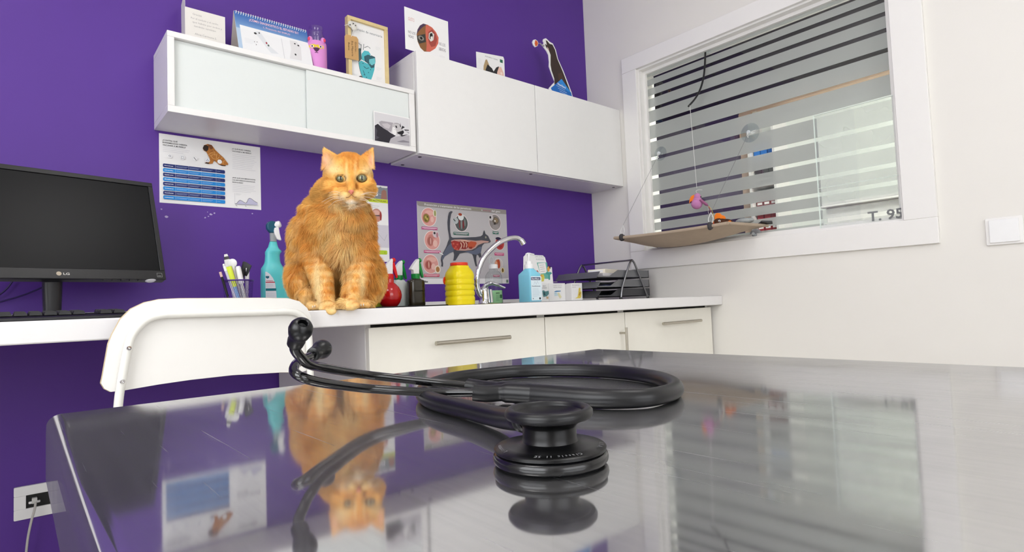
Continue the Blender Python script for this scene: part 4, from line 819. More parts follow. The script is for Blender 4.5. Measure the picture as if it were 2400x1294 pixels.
# --- black tray under the small sprayers
tr = thing('tray', 'thin black tray under the small spray bottles', 'tray', (-1.300, -.265, ZC))
MB().prism(rrect(-.15, .145, -.085, .085, .012), 0, .0018).build('base', black_pl, tr, rot=(math.pi/2, 0, 0), loc=(0, 0, 0.0018+.0), smooth=40) if False else MB().box(-.155, .125, -.085, .085, .0005, .0025).build('base', black_pl, tr)
for a in ((-.155, .125, -.085, -.082), (-.155, .125, .082, .085), (-.155, -.152, -.082, .082), (.122, .125, -.082, .082)): MB().box(a[0], a[1], a[2], a[3], .0026, .005).build('rim', black_pl, tr)
def sprayer(name, label, loc, body, bm, colm, hz, rz=0.0, sc=1.0, extra=None):
    t = thing(name, label, 'spray bottle', loc, rz)
    body(t, bm); k = .193e-3*sc; X = lambda pts: [((x-850)*k, hz+(600-y)*k) for x, y in pts]
    MB().lathe([(0, 0), (.0147*sc, 0), (.0150*sc, .001), (.0150*sc, .0165*sc), (.0142*sc, .0172*sc), (0, .0172*sc)], 24).build('collar', colm, t, (0, 0, hz-.0172*sc))
    MB().prism(X([(790, 600), (900, 600), (905, 500), (905, 440), (912, 350), (895, 328), (850, 370), (800, 430), (757, 490), (737, 512), (745, 525), (785, 535)]), -.0095*sc, .0095*sc).build('head', white_pl, t, bevel=.003)
    MB().ell(((938-850)*k, 0, hz+(600-357)*k), (.0082*sc, .0085*sc, .0085*sc)).build('nozzle', colm, t)
    MB().prism(X([(905, 395), (955, 405), (962, 450), (985, 540), (1003, 640), (998, 668), (978, 672), (955, 620), (925, 540), (890, 480), (885, 465), (900, 450)]), -.006*sc, .006*sc).build('trigger', colm, t, bevel=.0022)
    return t
redc = mat('red_plastic', '#d8131b', .22, noise=.02); grnc = mat('green_plastic', '#0f8a3a', .25, noise=.02)
def red_body(t, m):
    MB().lathe([(0, 0), (.018, 0), (.024, .002), (.034, .014), (.0395, .030), (.0402, .040), (.0385, .052), (.032, .066), (.022, .077), (.0155, .082), (.0150, .094)], 40).build('bottle', m, t)
def dark_body(t, m):
    MB().loft([oval(z, -a, a, d, sq=4) for z, a, d in ((0, .027, .016), (.002, .0295, .018), (.006, .0305, .019), (.080, .0305, .019), (.086, .0295, .0185), (.090, .026, .017), (.0925, .017, .0145), (.095, .0145, .0135))]).build('bottle', m, t, smooth=50)
    p = Print(); p.text('Clorhex', 0, .050, .006, '#0d0c0a', 'c', True, wmax=.034); p.build('lettering', t, (0, -.0195, 0))
def white_body(t, m):
    MB().loft([oval(z, -a, a, d, sq=3) for z, a, d in ((0, .027, .018), (.003, .0300, .02), (.070, .0300, .02), (.082, .027, .019), (.090, .020, .016), (.094, .0145, .0135))]).build('bottle', m, t, smooth=50)
sprayer('spray_bottle', 'round red spray bottle right beside the cat', (-1.3625, -.28, ZC+.0028), red_body, mat('glossy_red_bottle', '#c00d12', .1, noise=.02, coat=.5), redc, .1105, -.1)
sprayer('spray_bottle', 'small frosted white spray bottle with green trigger between red and dark bottles', (-1.300, -.235, ZC+.0028), white_body, mat('frosted_bottle', '#d3dad6', .35, noise=.03, trans=.0), grnc, .109)
sprayer('spray_bottle', 'small dark brown spray bottle with green trigger', (-1.2635, -.285, ZC+.0028), dark_body, mat('dark_brown_bottle', '#2b2618', .16, noise=.05, coat=.3), grnc, .1115)
# --- yellow container
yl = thing('yellow_container', 'ribbed bright yellow container with red rim beside the tap', 'container', (-1.1315, -.36, ZC))
pr_ = [(0, 0), (.040, 0), (.0450, .003), (.0455, .010)]
for k in range(4):
    z = .014+.0195*k; pr_ += [(.0455, z), (.0462, z+.004), (.0462, z+.0125), (.0440, z+.0165), (.0440, z+.018)]
pr_ += [(.0452, .094), (.0450, .106), (.042, .116), (.036, .126), (.0305, .133), (.0297, .138)]
MB().lathe(pr_, 40, sq=3.2).build('body', mat('yellow_plastic', '#f2dc0a', .3, noise=.02, sub=.1), yl)
MB().lathe([(0, .1382), (.0305, .1382), (.031, .1395), (.031, .1475), (.030, .149), (0, .149)], 40).build('rim', mat('orange_red_plastic', '#e23a14', .35), yl)
MB().lathe([(0, -.002), (.0145, -.002), (.0155, 0), (.0145, .002), (0, .002)], 24).build('lid_tab', mat('orange_red_plastic', '#e23a14', .35), yl, (-.036, .033, .088), (math.pi/2, 0, .4))
# --- tap on a steel drainer
dn = thing('sink_drainer', 'flat stainless sink drainer let into the worktop around the tap', 'sink', (-.905, -.37, ZC-.0001))
MB().box(-.175, .285, -.20, .19, .0, .0012).build('plate', mat('sink_steel', '#a9acae', .25, 1.0), dn)
for a in ((-.175, .285, -.20, -.196), (-.175, .285, .186, .19), (-.175, -.171, -.196, .186), (.281, .285, -.196, .186)): MB().box(a[0], a[1], a[2], a[3], .0013, .0026).build('rim', mat('sink_steel', '#a9acae', .25, 1.0), dn)
tp = thing('tap', 'curved chrome mixer tap with lever in front of the cat poster', 'tap', (-.938, -.25, ZC+.0013))
ox, oz = .938, -ZC-.0013
MB().lathe([(0, 0), (.024, 0), (.0245, .003), (.022, .006), (.0205, .03), (.0205, .045), (.019, .058), (.0150, .066), (0, .069)], 32).build('body', chrome, tp)
MB().tube(cat_rom([(X+ox, y, Z+oz) for X, y, Z in ((-.945, .0, .800), (-.962, .0, .815), (-.9715, .0, .838), (-.974, -.002, .867), (-.966, -.006, .906), (-.945, -.012, .9495), (-.913, -.02, .983), (-.875, -.03, 1.011), (-.834, -.04, 1.0265), (-.804, -.05, 1.029), (-.786, -.056, 1.019), (-.777, -.06, 1.003))], 6), [.0108]*20+[.0100]*20+[.0098]*20+[.0115]*7, 20).build('spout', chrome, tp)
MB().tube(cat_rom([(-.004, 0, .055), (.004, -.012, .074), (.020, -.026, .079), (.044, -.034, .071), (.068, -.042, .060)], 6), [.017]*6+[.0155]*6+[.012]*6+[.008]*7, 16, flat=.5).build('lever', chrome, tp)
MB().loft([oval(z, -.012+.004*(1-z/.05), .012+.004*(1-z/.05), .006) for z in (0, .004, .03, .046, .05)]).build('lever_plate', chrome, tp, (.006, -.024, .006), smooth=50)
# --- clear soap bottle
cbt = thing('soap_bottle', 'clear bottle with white flip cap and green liquid behind the tap', 'bottle', (-.8605, -.215, ZC+.0013))
MB().loft([oval(z, -a, a, a*.7, sq=3) for z, a in ((0, .032), (.003, .0345), (.10, .0345), (.113, .033), (.125, .026), (.132, .0175), (.139, .0165))]).build('bottle', thin_glass('clear_plastic', (.93, .95, .95), .6), cbt, smooth=50)
MB().loft([oval(z, -a, a, a*.7, sq=3) for z, a in ((.001, .030), (.004, .0330), (.053, .0330))]).build('liquid', mat('green_soap', '#b9efb4', .2, noise=.02, sub=.2), cbt, smooth=50)
MB().lathe([(0, 0), (.0182, 0), (.0185, .002), (.0185, .016), (.017, .018), (0, .018)], 24).build('cap', white_pl, cbt, (0, 0, .1395))
MB().tube([(.011*math.cos(t), 0, .014*math.sin(t)) for t in [2*math.pi*k/20 for k in range(20)]], .002, 8, closed=True).build('cap_loop', mat('clear_ring_plastic', '#cfd2d2', .2), cbt, (-.010, 0, .1735))
p = Print(); p.text('Jabón', -.012, .040, .006, '#2e5b38', bold=True, wmax=.02); p.lines(-.012, .006, .034, 5, .005, .001, '#4b7a52', 9); p.poly(rrect(.008, .020, .022, .036, .002), '#356b42'); p.build('label_print', cbt, (0, -.0246, 0))
# --- blue disinfectant pump
bl = thing('pump_bottle', 'light blue disinfectant bottle with white pump dispenser', 'pump bottle', tuple(at(1243, 705, -.44))[:2]+(ZC+.0013,))
blue = mat('light_blue_liquid', '#86cfe6', .25, noise=.02, sub=.2)
def sqr(z, a, d, r=.008): return [(x, y, z) for x, y in rrect(-a, a, -d, d, min(r, a*.9, d*.9), 4)]
MB().loft([sqr(0, .026, .033), sqr(.003, .028, .035), sqr(.098, .028, .035), sqr(.104, .027, .034), sqr(.120, .0175, .0185, .012), sqr(.124, .0165, .0165, .016)]).build('bottle', blue, bl, smooth=50)
MB().lathe([(0, 0), (.0168, 0), (.0168, .014), (.0155, .016), (.0115, .017), (.0115, .026), (.0095, .028), (0, .028)], 28).build('collar', white_pl, bl, (0, 0, .1242))
MB().lathe([(.0032, 0), (.0032, .008), (.0058, .022), (.0060, .026), (0, .027)], 16).build('pump_stem', white_pl, bl, (0, 0, .152))
MB().tube(cat_rom([(.034, .008, .178), (.01, .002, .1795), (-.006, -.001, .1795), (-.016, -.004, .177)], 5), [.0034]*5+[.0040]*6+[.0028]*5, 10).build('pump_head', white_pl, bl)
p = Print(); p.poly(rrect(-.026, .027, .006, .094, .002), '#e3f1f7'); p.rect(-.0245, .0215, .080, .090, '#1a2d5e'); p.text('Sterillium', -.022, .0825, .0055, '#ffffff', bold=True, wmax=.04); p.text('Desinfectante', -.022, .056, .0045, '#37506a', bold=True, wmax=.042); p.line([(-.012, .063), (-.006, .075), (0, .064), (.006, .076), (.012, .066)], .0012, '#b9cbd6'); p.lines(-.02, .018, .050, 8, .0042, .0007, '#a9bccb', 6); p.poly(circ(.016, .013, .0042), '#222a38'); p.poly(circ(-.018, .013, .002), '#555d68')
p.build('label_print', bl, (0, -.0352, 0))
# --- leaflet dispenser
LY = -.335
ld = thing('leaflet_dispenser', 'white cardboard leaflet holder with cartoon vet pictures behind the blue pump bottle', 'leaflet holder', (at(1300, 702, LY).x, LY, ZC))
lx = ld.location[0]
def lq(pts, Y=LY): return [(at(x, y, Y).x-lx, max(0, at(x, y, Y).z-ZC)) for x, y in pts]
MB().prism(lq([(1240, 708), (1241, 600), (1246, 595), (1286, 597), (1291, 602), (1297, 625), (1307, 625), (1314, 708)]), .034, .0365).build('back_board', paper, ld, smooth=0)
xs = lq([(1252, 702), (1287, 702), (1326, 702), (1342, 702), (1366, 702)]); zt = lq([(1300, 664)])[0][1]
for k, nm in ((0, 'pocket'), (1, 'pocket'), (3, 'pocket')):
    x0, x1 = xs[k][0]+.0006, xs[k+1][0]-.0006
    MB().box(x0, x1, .0, .0325, 0, zt).build(nm, paper, ld, bevel=.0008)
x0, x1 = xs[2][0], xs[3][0]; MB().box(x0, x1, .006, .0325, 0, zt-.004).build('pocket_divider', mat('grey_card', '#d8d6d6', .7), ld)
p = Print(); f = lambda x, y: lq([(1230+x/10.787, 585+y/10.787)], LY+.034)[0]
for i, t in enumerate(('COMO LOS AMIGOS', 'MÁS IMPORTANTES')): u, v = f(255+30*i, 195+70*i); p.text(t, u, v, .0065, '#9aa0a8', wmax=(.052, .045)[i])
q = lambda pts: [f(*a) for a in pts]
p.poly(q([(300, 330), (560, 325), (590, 620), (600, 740), (510, 740), (390, 610)]), '#6fb5a6'); p.poly(q([(330, 350), (520, 335), (560, 590), (390, 610)]), '#f4f2ef'); p.poly(q([(560, 480), (600, 420), (640, 440), (620, 550), (580, 560)]), '#e0a050'); p.poly(q([(600, 410), (650, 430), (645, 500), (625, 470)]), '#2a2320')
p.poly(q([(540, 570), (660, 570), (690, 600), (640, 640), (640, 760), (600, 770), (590, 640), (520, 610)]), '#4f9f95'); p.poly(q([(270, 570), (310, 520), (345, 560), (330, 610), (280, 600)]), '#c0483a'); p.poly(q([(290, 610), (340, 610), (350, 820), (310, 830)]), '#e8e4dc'); p.poly(q([(380, 640), (470, 620), (500, 700), (480, 800), (400, 815), (370, 740)]), '#d9cf5e'); p.poly(q([(385, 660), (430, 640), (450, 690), (400, 700)]), '#e39a4a')
for i, (a, b2) in enumerate((((370, 400), (480, 390)), ((385, 450), (490, 440)), ((390, 500), (500, 490)), ((400, 560), (510, 545)))): p.line(q([a, b2]), .0016, '#c0a8a8' if i % 2 else '#a8b8c0')
p.line(q([(700, 820), (820, 815)]), .0016, '#c4b8ae'); p.build('back_print', ld, (0, .034, 0))
p = Print(); f = lambda x, y: lq([(1230+x/10.787, 585+y/10.787)])[0]; q = lambda pts: [f(*a) for a in pts]
p.text('MIEDO', *f(455, 935), .0048, '#8f9098', wmax=.017); p.text('AL VETERINARIO', *f(430, 985), .0048, '#8f9098', wmax=.028); p.text('VIAJAR CON TU', *f(715, 920), .0048, '#b3aeae', wmax=.05); p.text('MEJOR AMIGO', *f(725, 970), .0048, '#b3aeae', wmax=.046); p.text('PRIMEROS', *f(1195, 915), .0048, '#a8a8aa', wmax=.044); p.text('CUIDADOS', *f(1185, 965), .0045, '#b0a8a8', wmax=.026)
p.poly(q([(440, 1040), (480, 1030), (520, 1060), (600, 1040), (610, 1120), (560, 1180), (470, 1200), (450, 1130)]), '#5a8a8c'); p.poly(q([(470, 1080), (500, 1070), (520, 1150), (480, 1160)]), '#2f4f55'); p.poly(q([(540, 1190), (590, 1190), (600, 1240), (550, 1250)]), '#d8b48a')
p.poly(q([(740, 1060), (800, 1040), (910, 1040), (900, 1062), (760, 1075)]), '#3f7fae'); p.poly(q([(740, 1080), (800, 1080), (860, 1160), (750, 1180)]), '#cfe4ea'); p.poly(q([(820, 1100), (870, 1090), (930, 1200), (890, 1240), (850, 1180)]), '#e8e2b8'); p.line(q([(745, 1110), (800, 1115)]), .001, '#9fb3c0')
p.poly(q([(1360, 990), (1380, 960), (1410, 980), (1405, 1030), (1430, 1080), (1425, 1200), (1400, 1230), (1260, 1235), (1330, 1200), (1350, 1100)]), '#e6cf62'); p.poly(circ(*f(1382, 1140), .004), '#c98a3a'); p.poly(circ(*f(1392, 1100), .003), '#8f5a26'); p.build('pocket_print', ld, (0, -.0001, 0))
# --- document tray rack
grey_t = mat('grey_metal_tray', '#7d7e82', .35, .5, noise=.05); dark_t = mat('dark_grey_mesh', '#47474b', .45, .3)
rk = thing('letter_rack', 'grey metal letter rack with tubular frame against the white wall', 'letter rack', (-.27, -.305, ZC))
tubg = mat('silver_tube', '#8d8e92', .25, 1.0)
for y in (-.115, .185):
    MB().tube(cat_rom([(-.052, y, .002), (-.04, y, .05), (.012, y, .145), (.028, y, .166), (.036, y, .172), (.046, y, .166), (.062, y, .145), (.125, y, .03), (.14, y, .004)], 5), .0045, 10).build('side_frame', tubg, rk)
    for x in (-.053, .141): MB().lathe([(0, 0), (.0065, 0), (.0065, .009), (0, .010)], 12).build('foot', black_pl, rk, (x, y, 0))
MB().tube([(.036, -.115, .172), (.036, .185, .172)], .0042, 10).build('carry_bar', tubg, rk)
for k, z in enumerate((.012, .052, .094)):
    b = MB(); x0, x1, y0, y1 = -.195, .165, -.108, .135
    b.box(x0, x1, y0, y1, z, z+.0025)
    for yy in (y0, y1-.003):
        b.prism([(x0, z), (x1, z), (x1, z+.034), (x0+.14, z+.034), (x0+.085, z+.008), (x0, z+.008)], yy, yy+.003)
    b.box(x1-.003, x1, y0, y1, z, z+.034); b.add([(x0, y0, z), (x0, y1, z), (x0+.022, y1, z+.026), (x0+.022, y0, z+.026), (x0-.003, y0, z), (x0-.003, y1, z), (x0+.019, y1, z+.027), (x0+.019, y0, z+.027)], [(0, 1, 2, 3), (7, 6, 5, 4), (3, 2, 6, 7), (0, 4, 5, 1), (0, 3, 7, 4), (1, 5, 6, 2)])
    b.build('tray', (dark_t, grey_t, grey_t)[k], rk)
ppr = MB().box(-.14, .145, -.095, .12, 0, .019).build('paper_stack', mat('paper_edges', '#c9c6c8', .7, noise=.1, nscale=300), None, (-.27, -.305, ZC+.0968), bevel=.001); tag(ppr, 'stack of white papers in the top tray of the letter rack', 'papers')
fol = MB().box(-.13, .145, -.095, .12, 0, .010).build('folder', mat('dark_blue_folder', '#20264e', .4), None, (-.27, -.305, ZC+.0548), bevel=.001); tag(fol, 'dark blue folder lying in the middle tray of the letter rack', 'folder')
cln = thing('packet', 'cream white packet lying on top of the letter rack papers', 'packet', (-.285, -.31, ZC+.1161), .25)
MB().box(-.09, .06, -.04, .045, 0, .020).build('box', mat('cream_packet', '#efe8d6', .5), cln, bevel=.003); MB().box(-.0905, -.088, -.03, .035, .004, .016).build('seal', white_pl, cln)
nb = MB().box(-.06, .04, -.035, .035, 0, .006).build('notepad', mat('grey_notepad', '#77736f', .6), None, (-.385, -.235, ZC+.1161), (0, 0, .1), bevel=.001); tag(nb, 'thin grey notepad beside the cream packet on the letter rack', 'notepad')
# --- monitor
mo = thing('monitor', 'black flat screen monitor at the left end of the worktop', 'monitor', (-2.2408, -.26, ZC), math.radians(12))
zb, zt_, tilt = .0980, .3880, math.radians(-17.5)
bez = mat('monitor_bezel', '#1b1b1d', .3, noise=.04); scr = mat('monitor_screen', '#0e0f11', .3, noise=.02, spec=.22)
mm = MB(); MW = .2515
T_ = Matrix.Translation((-.012, -.012, zb)) @ Matrix.Rotation(tilt, 4, 'X')
mm.M = T_; Hm = zt_-zb
mm.box(-MW, MW, 0, .022, 0, Hm); cas = mm.build('casing', bez, mo, bevel=.003)
for a in ((-MW, MW, Hm-.0125, Hm), (-MW, MW, 0, .026), (-MW, -MW+.013, .026, Hm-.0125), (MW-.0115, MW, .026, Hm-.0125)):
    q = MB(); q.M = T_; q.box(a[0], a[1], -.0045, -.0002, a[2], a[3]); q.build('bezel', bez, mo, bevel=.001)
q = MB(); q.M = T_; q.box(-MW+.0135, MW-.012, -.0016, -.0003, .0265, Hm-.013); q.build('screen', scr, mo, smooth=0)
q = MB(); q.M = T_; q.box(-.10, .10, .0225, .045, .04, Hm-.05); q.build('rear_housing', black_pl, mo, bevel=.006)
MB().loft([oval(z, -a, a, .013, sq=3) for z, a in ((.012, .0172), (.03, .0175), (.095, .0195), (.12, .021))]).build('neck', black_pl, mo, (.001, .022, 0), smooth=50)
MB().loft([oval(z, -a, a, d, sq=2.4) for z, a, d in ((0, .095, .07), (.006, .094, .069), (.011, .06, .045), (.013, .024, .02))]).build('stand_base', black_pl, mo, (.001, .012, 0), smooth=40)
p = Print(); p.poly(circ(.005+.012, .0125, .0052), '#b8ab98'); p.text('LG', .0135+.012, .0093, .0058, '#cfccc8', bold=True, wmax=.0125); 
p.line([(MW-.021, .007), (MW-.009, .007), (MW-.009, .018), (MW-.021, .018), (MW-.021, .007)], .0008, '#9a9a9a'); p.line([(MW-.019, .010), (MW-.012, .010)], .003, '#707070')
po = p.build('logo_print', mo); po.matrix_local = T_ @ Matrix.Translation((0, -.0046, 0))
for k in range(5):
    q = MB(); q.M = T_; q.box(.107+.0195*k, .117+.0195*k, -.003, .004, -.0022, -.0001); q.build('button', black_pl, mo)
q = MB(); q.M = T_; q.lathe([(0, -.0035), (.008, -.0035), (.0125, -.0005), (.0125, 0)], 20, c=(.216, .004, 0)); q.build('power_button', mat('silver_clear_button', '#d6d6d8', .2), mo)
# --- keyboard
kb = thing('keyboard', 'black keyboard on the worktop in front of the monitor', 'keyboard', (-2.285, -.615, ZC), math.radians(1))
b = MB(); b.prism([(-.075, 0), (.065, 0), (.065, .012), (.045, .0125), (-.070, .0075), (-.075, .005)], -.225, .225); kbb = b.build('body', black_pl, kb, rot=(0, 0, math.pi/2), bevel=.0015)
kme = None
for r in range(5):
    for c in range(21):
        if c in (14, 17): continue
        x, y = -.208+c*.0208, -.048+r*.0205; z = .0085+(y+.075)*.037
        if kme is None:
            o = MB().loft([[(sx*a, sy*a*1.0, zz) for sx, sy in ((-1, -1), (1, -1), (1, 1), (-1, 1))] for a, zz in ((.0090, 0), (.0086, .003), (.0070, .0062))]).build('key', mat('key_black', '#1e1e20', .45), kb); kme = o.data
        else:
            o = bpy.data.objects.new('key', kme); COL.objects.link(o); o.parent = kb
        o.location = (x, y, z)
# --- cables on the wall behind the monitor
ca = mat('dark_purple_cable', '#2c1a55', .5)
for nm, pts, lb in (('cable', ((35, 650), (20, 672), (0, 690), (-40, 712)), 'thin dark cable sloping steeply down the wall left of the monitor stand'), ('cable', ((112, 668), (60, 690), (0, 708), (-50, 722)), 'thin dark cable running from the monitor stand along the wall')):
    P = [at(x, y, -.012) for x, y in pts]; o0 = P[-1]
    o = MB().tube(cat_rom([tuple(v-o0) for v in P], 5), .0022, 8).build(nm, ca, None, tuple(o0)); tag(o, lb, 'cable')
# ================================================================== WINDOW PERCH AND TOYS
canvas = mat('beige_canvas', '#b3a18d', .9, noise=.08, nscale=30, bump=.3, bscale=900)
hm = thing('cat_hammock', 'beige canvas cat hammock hung on the window by cords', 'hammock', (-.14, -.635, 1.0))
def hs(s, t):
    # s 0..1 from the corner wall towards the room, t 0..1 from the room edge to the glass
    OL, OR_, IL, IR = Vector((-.2935, -.3765, 1.0455)), Vector((-.2566, -.8946, 1.0455)), Vector((.026, -.375, 1.020)), Vector((.026, -.915, 1.050))
    p_ = (OL*(1-s)+OR_*s)*(1-t)+(IL*(1-s)+IR*s)*t
    sag = .050*(4*s*(1-s))**.8*math.sin(math.pi*min(1, t*.93+.04))*(1-.25*s)
    return p_-Vector((0, 0, sag))-Vector((-.14, -.635, 1.0))
N, Mm = 20, 14; b = MB(); vs = []
for lay in (0, 1):
    for i in range(N+1):
        for j in range(Mm+1): vs.append(tuple(hs(i/N, j/Mm)-Vector((0, 0, .004*lay))))
n1 = (N+1)*(Mm+1); fs = []
for i in range(N):
    for j in range(Mm):
        a = i*(Mm+1)+j; q = (a, a+1, a+Mm+2, a+Mm+1); fs += [q, tuple(x+n1 for x in q[::-1])]
bd = [i*(Mm+1) for i in range(N+1)]+[N*(Mm+1)+j for j in range(1, Mm+1)]+[i*(Mm+1)+Mm for i in range(N-1, -1, -1)]+[j for j in range(Mm-1, 0, -1)]
for a, c in zip(bd, bd[1:]+bd[:1]): fs.append((a, c, c+n1, a+n1))
b.add(vs, fs); b.build('canvas', canvas, hm, smooth=60)
for nm, pts in (('hem', [hs(k/12, 0) for k in range(13)]), ('hem', [hs(0, k/8) for k in range(9)]), ('hem', [hs(1, k/8) for k in range(9)])):
    MB().tube([tuple(p_+Vector((0, 0, -.002))) for p_ in pts], .0065, 8).build(nm, canvas, hm)
strap = mat('dark_strap', '#3d3a3c', .7); nyl = mat('white_cord', '#d9d9d6', .6); wire = mat('steel_wire', '#8c8c8c', .35, .7)
gx = GX-.0062
cups = {'l': Vector((gx, -.409, 1.4636)), 'r': Vector((gx, -.8564, 1.452))}
cupm = thin_glass('suction_cup_clear', (.9, .92, .93), .9); hub = mat('clear_hub', '#cdd3d6', .2)
for key, s in (('l', .075), ('r', .865)):
    e = hs(s, .0); a0 = hs(s-.012, 0)
    ring_ = [e+Vector((.013*math.cos(t)+.004, .003*math.cos(t), .011*math.sin(t)-.001)) for t in [2*math.pi*k/16 for k in range(16)]]
    MB().tube([tuple(x) for x in ring_], .0045, 8, closed=True, flat=2.0).build('strap', strap, hm)
    top_ = e+Vector((.012, .0, .052))
    for dy in (-.011, .009): MB().tube(cat_rom([tuple(e+Vector((.004, dy*.6, .008))), tuple(e+Vector((.006, dy, .028))), tuple(top_)], 5), .0018, 6).build('cord_loop', nyl, hm)
    c = cups[key]-Vector((-.14, -.635, 1.0))+Vector((-.022, 0, -.012))
    MB().tube([tuple(top_), tuple(c)], .0007, 6).build('cord', wire, hm)
for key, r, lb in (('l', .034, 'clear suction cup on the glass near the corner holding the hammock cord'), ('r', .041, 'large clear suction cup in the middle of the glass holding the hammock cord')):
    t = thing('suction_cup', lb, 'suction cup', tuple(cups[key]), rot=(0, -math.pi/2, 0))
    MB().lathe([(r, 0), (r*.98, .002), (r*.6, .006), (r*.3, .010), (.009, .0115), (0, .012), (0, .0105), (r*.3, .0085), (r*.6, .0045), (r*.95, .0005), (r, 0)], 32).build('cup', cupm, t)
    MB().lathe([(0, 0), (.0085, 0), (.0085, .005), (.005, .008), (0, .008)], 18).build('knob', hub, t, (0, 0, .0122))
    MB().tube(cat_rom([(0, 0, .018), (-.006, 0, .021), (-.016, .002, .020), (-.022, .002, .016)], 4), .0022, 8).build('hook', nyl, t)
# brace cups under the hammock
t = thing('hammock_bracket', 'grey suction bracket under the hammock end against the glass', 'bracket', (gx-.001, -.855, 1.018), rot=(0, -math.pi/2, 0))
MB().lathe([(.026, 0), (.025, .002), (.014, .009), (.008, .013), (0, .014)], 24).build('cup', mat('grey_rubber', '#9a9b9e', .3), t)
MB().tube([(0, 0, .014), (.004, -.004, .03)], .006, 8).build('peg', hub, t)
cp = MB().add([(-.03, 0, 0), (.0, -.03, .006), (.034, -.012, .002), (.03, .0, -.004), (-.03, 0, .006), (.0, -.03, .012), (.034, -.012, .008), (.03, .0, .004)], [(0, 1, 2, 3), (7, 6, 5, 4), (0, 4, 5, 1), (1, 5, 6, 2), (2, 6, 7, 3), (3, 7, 4, 0)]).build('corner_cap', black_pl, hm, tuple(hs(1, .93)+Vector((0, -.002, .004))), (0, 0, -math.pi/2))
# wand toy
wd_ = thing('toy_wand', 'black bent toy wand fixed at the window head with a small suction cup', 'cat toy', (gx, -.679, 1.862), rot=(0, 0, 0))
MB().lathe([(.021, 0), (.020, .002), (.010, .007), (.007, .011), (0, .0115)], 22).build('suction_cup', cupm, wd_, rot=(0, -math.pi/2, 0))
wp = [at(x, y, 0) for x, y in ()]
def atX(px, py, X):
    d = fw+rt*((px-1200)/FPX)-up*((py-647)/FPX); return CAM+d*((X-CAM.x)/d.x)
W0 = Vector((gx, -.679, 1.862))
wpts = [atX(x, y, X)-W0 for x, y, X in ((1653, 123, .03), (1652, 150, .02), (1649, 180, .0), (1642, 207, -.02), (1630, 230, -.045), (1613, 250, -.07))]
MB().tube(cat_rom([tuple(v) for v in wpts], 5), .0042, 8).build('wand', black_pl, wd_)
s0, s1 = atX(1617, 247, -.068)-W0, atX(1633, 440, -.075)-W0
MB().tube([tuple(s0), tuple(s1)], .0011, 6).build('string', nyl, wd_)
# hanging pink bird
B0 = atX(1635, 472, -.075)
felt = mat('pink_felt', '#c583b4', .95, noise=.08, bump=.4, bscale=700); orf = mat('orange_felt', '#ef7f24', .95, noise=.1, bump=.4, bscale=600)
pb = thing('toy_bird', 'pink felt toy bird with orange comb hanging on a string at the window', 'cat toy', tuple(B0), math.radians(-50))
MB().ell((-.004, 0, -.010), (.024, .019, .024)).ell((.0, 0, .014), (.016, .014, .022)).ell((-.001, 0, .0), (.021, .017, .022)).build('body', felt, pb)
MB().prism([(-.018, .004), (-.030, .0), (-.036, -.010), (-.033, .012), (-.026, .024), (-.014, .030), (-.010, .022)], -.004, .004).build('comb', orf, pb, bevel=.002)
MB().tube(cat_rom([(.010, -.010, .004), (.026, -.014, -.012), (.040, -.012, -.024)], 5), [.011]*5+[.010]*4+[.005]*2, 10, flat=.6).build('wing', mat('dark_pink_felt', '#a9678f', .95, bump=.4, bscale=700), pb)
MB().ell((.013, -.008, .017), .003, 10, 6).build('eye', black_pl, pb)
MB().tube(cat_rom([tuple(Vector((0, 0, .034))), (-.004, 0, .046), (.010, 0, .050), (.022, 0, .048)], 4), .0012, 6).build('knot', nyl, pb)
for k, (c, off) in enumerate((('#d63a4a', .0), ('#e8d23a', .005), ('#e9e6e0', -.006), ('#2c2630', -.003))):
    MB().tube(cat_rom([(.040, -.012, -.024), (.047+off, -.012, -.038), (.050+off*1.6, -.012, -.055), (.060, -.012, -.078)], 5), .0016, 6, flat=.5).build('ribbon', mat('ribbon_%d' % k, c, .6), pb)
# brown bird lying on the hammock
C0 = hs(.86, .38)+Vector((-.14, -.635, 1.0))
br_ = mat('brown_felt', '#4a2a18', .95, noise=.15, bump=.5, bscale=500)
cb_ = thing('toy_bird', 'brown plush toy bird with orange crest lying in the hammock', 'cat toy', tuple(C0+Vector((0, 0, .017))), math.radians(-55))
MB().ell((0, 0, .012), (.034, .022, .022)).ell((-.026, -.004, .020), (.020, .018, .018)).ell((-.014, -.002, .017), (.024, .020, .019)).build('body', br_, cb_)
MB().prism([(-.040, .028), (-.030, .034), (-.004, .030), (.004, .036), (-.002, .046), (-.012, .050), (-.018, .058), (-.032, .060), (-.040, .050)], -.006, .006).build('crest', orf, cb_, bevel=.003)
MB().ell((-.042, -.006, .012), (.008, .008, .010)).build('wattle', mat('red_felt', '#cf2a18', .9), cb_); MB().ell((-.044, -.006, .022), (.006, .006, .005)).build('beak', mat('peach_felt', '#d98a55', .9), cb_)
MB().ell((-.024, -.020, .024), (.005, .0025, .005), 12, 8).build('eye_white', white_pl, cb_); MB().ell((-.0245, -.0225, .024), (.0025, .0015, .0025), 10, 6).build('pupil', black_pl, cb_)
MB().prism([(.006, .02), (.016, .024), (.022, .018), (.012, .012)], -.026, -.020).build('wing_tip', orf, cb_, bevel=.002)
gb_ = thing('plastic_bag', 'crumpled grey plastic pouch beside the brown toy in the hammock', 'pouch', tuple(hs(.93, .62)+Vector((-.14, -.635, 1.0))+Vector((0, 0, .030))))
MB().ell((0, 0, 0), (.026, .034, .014), 14, 8).ell((.006, -.02, .002), (.02, .02, .011), 12, 7).build('pouch', mat('grey_film', '#9fa3a2', .35, noise=.15, bump=.8, bscale=90), gb_)
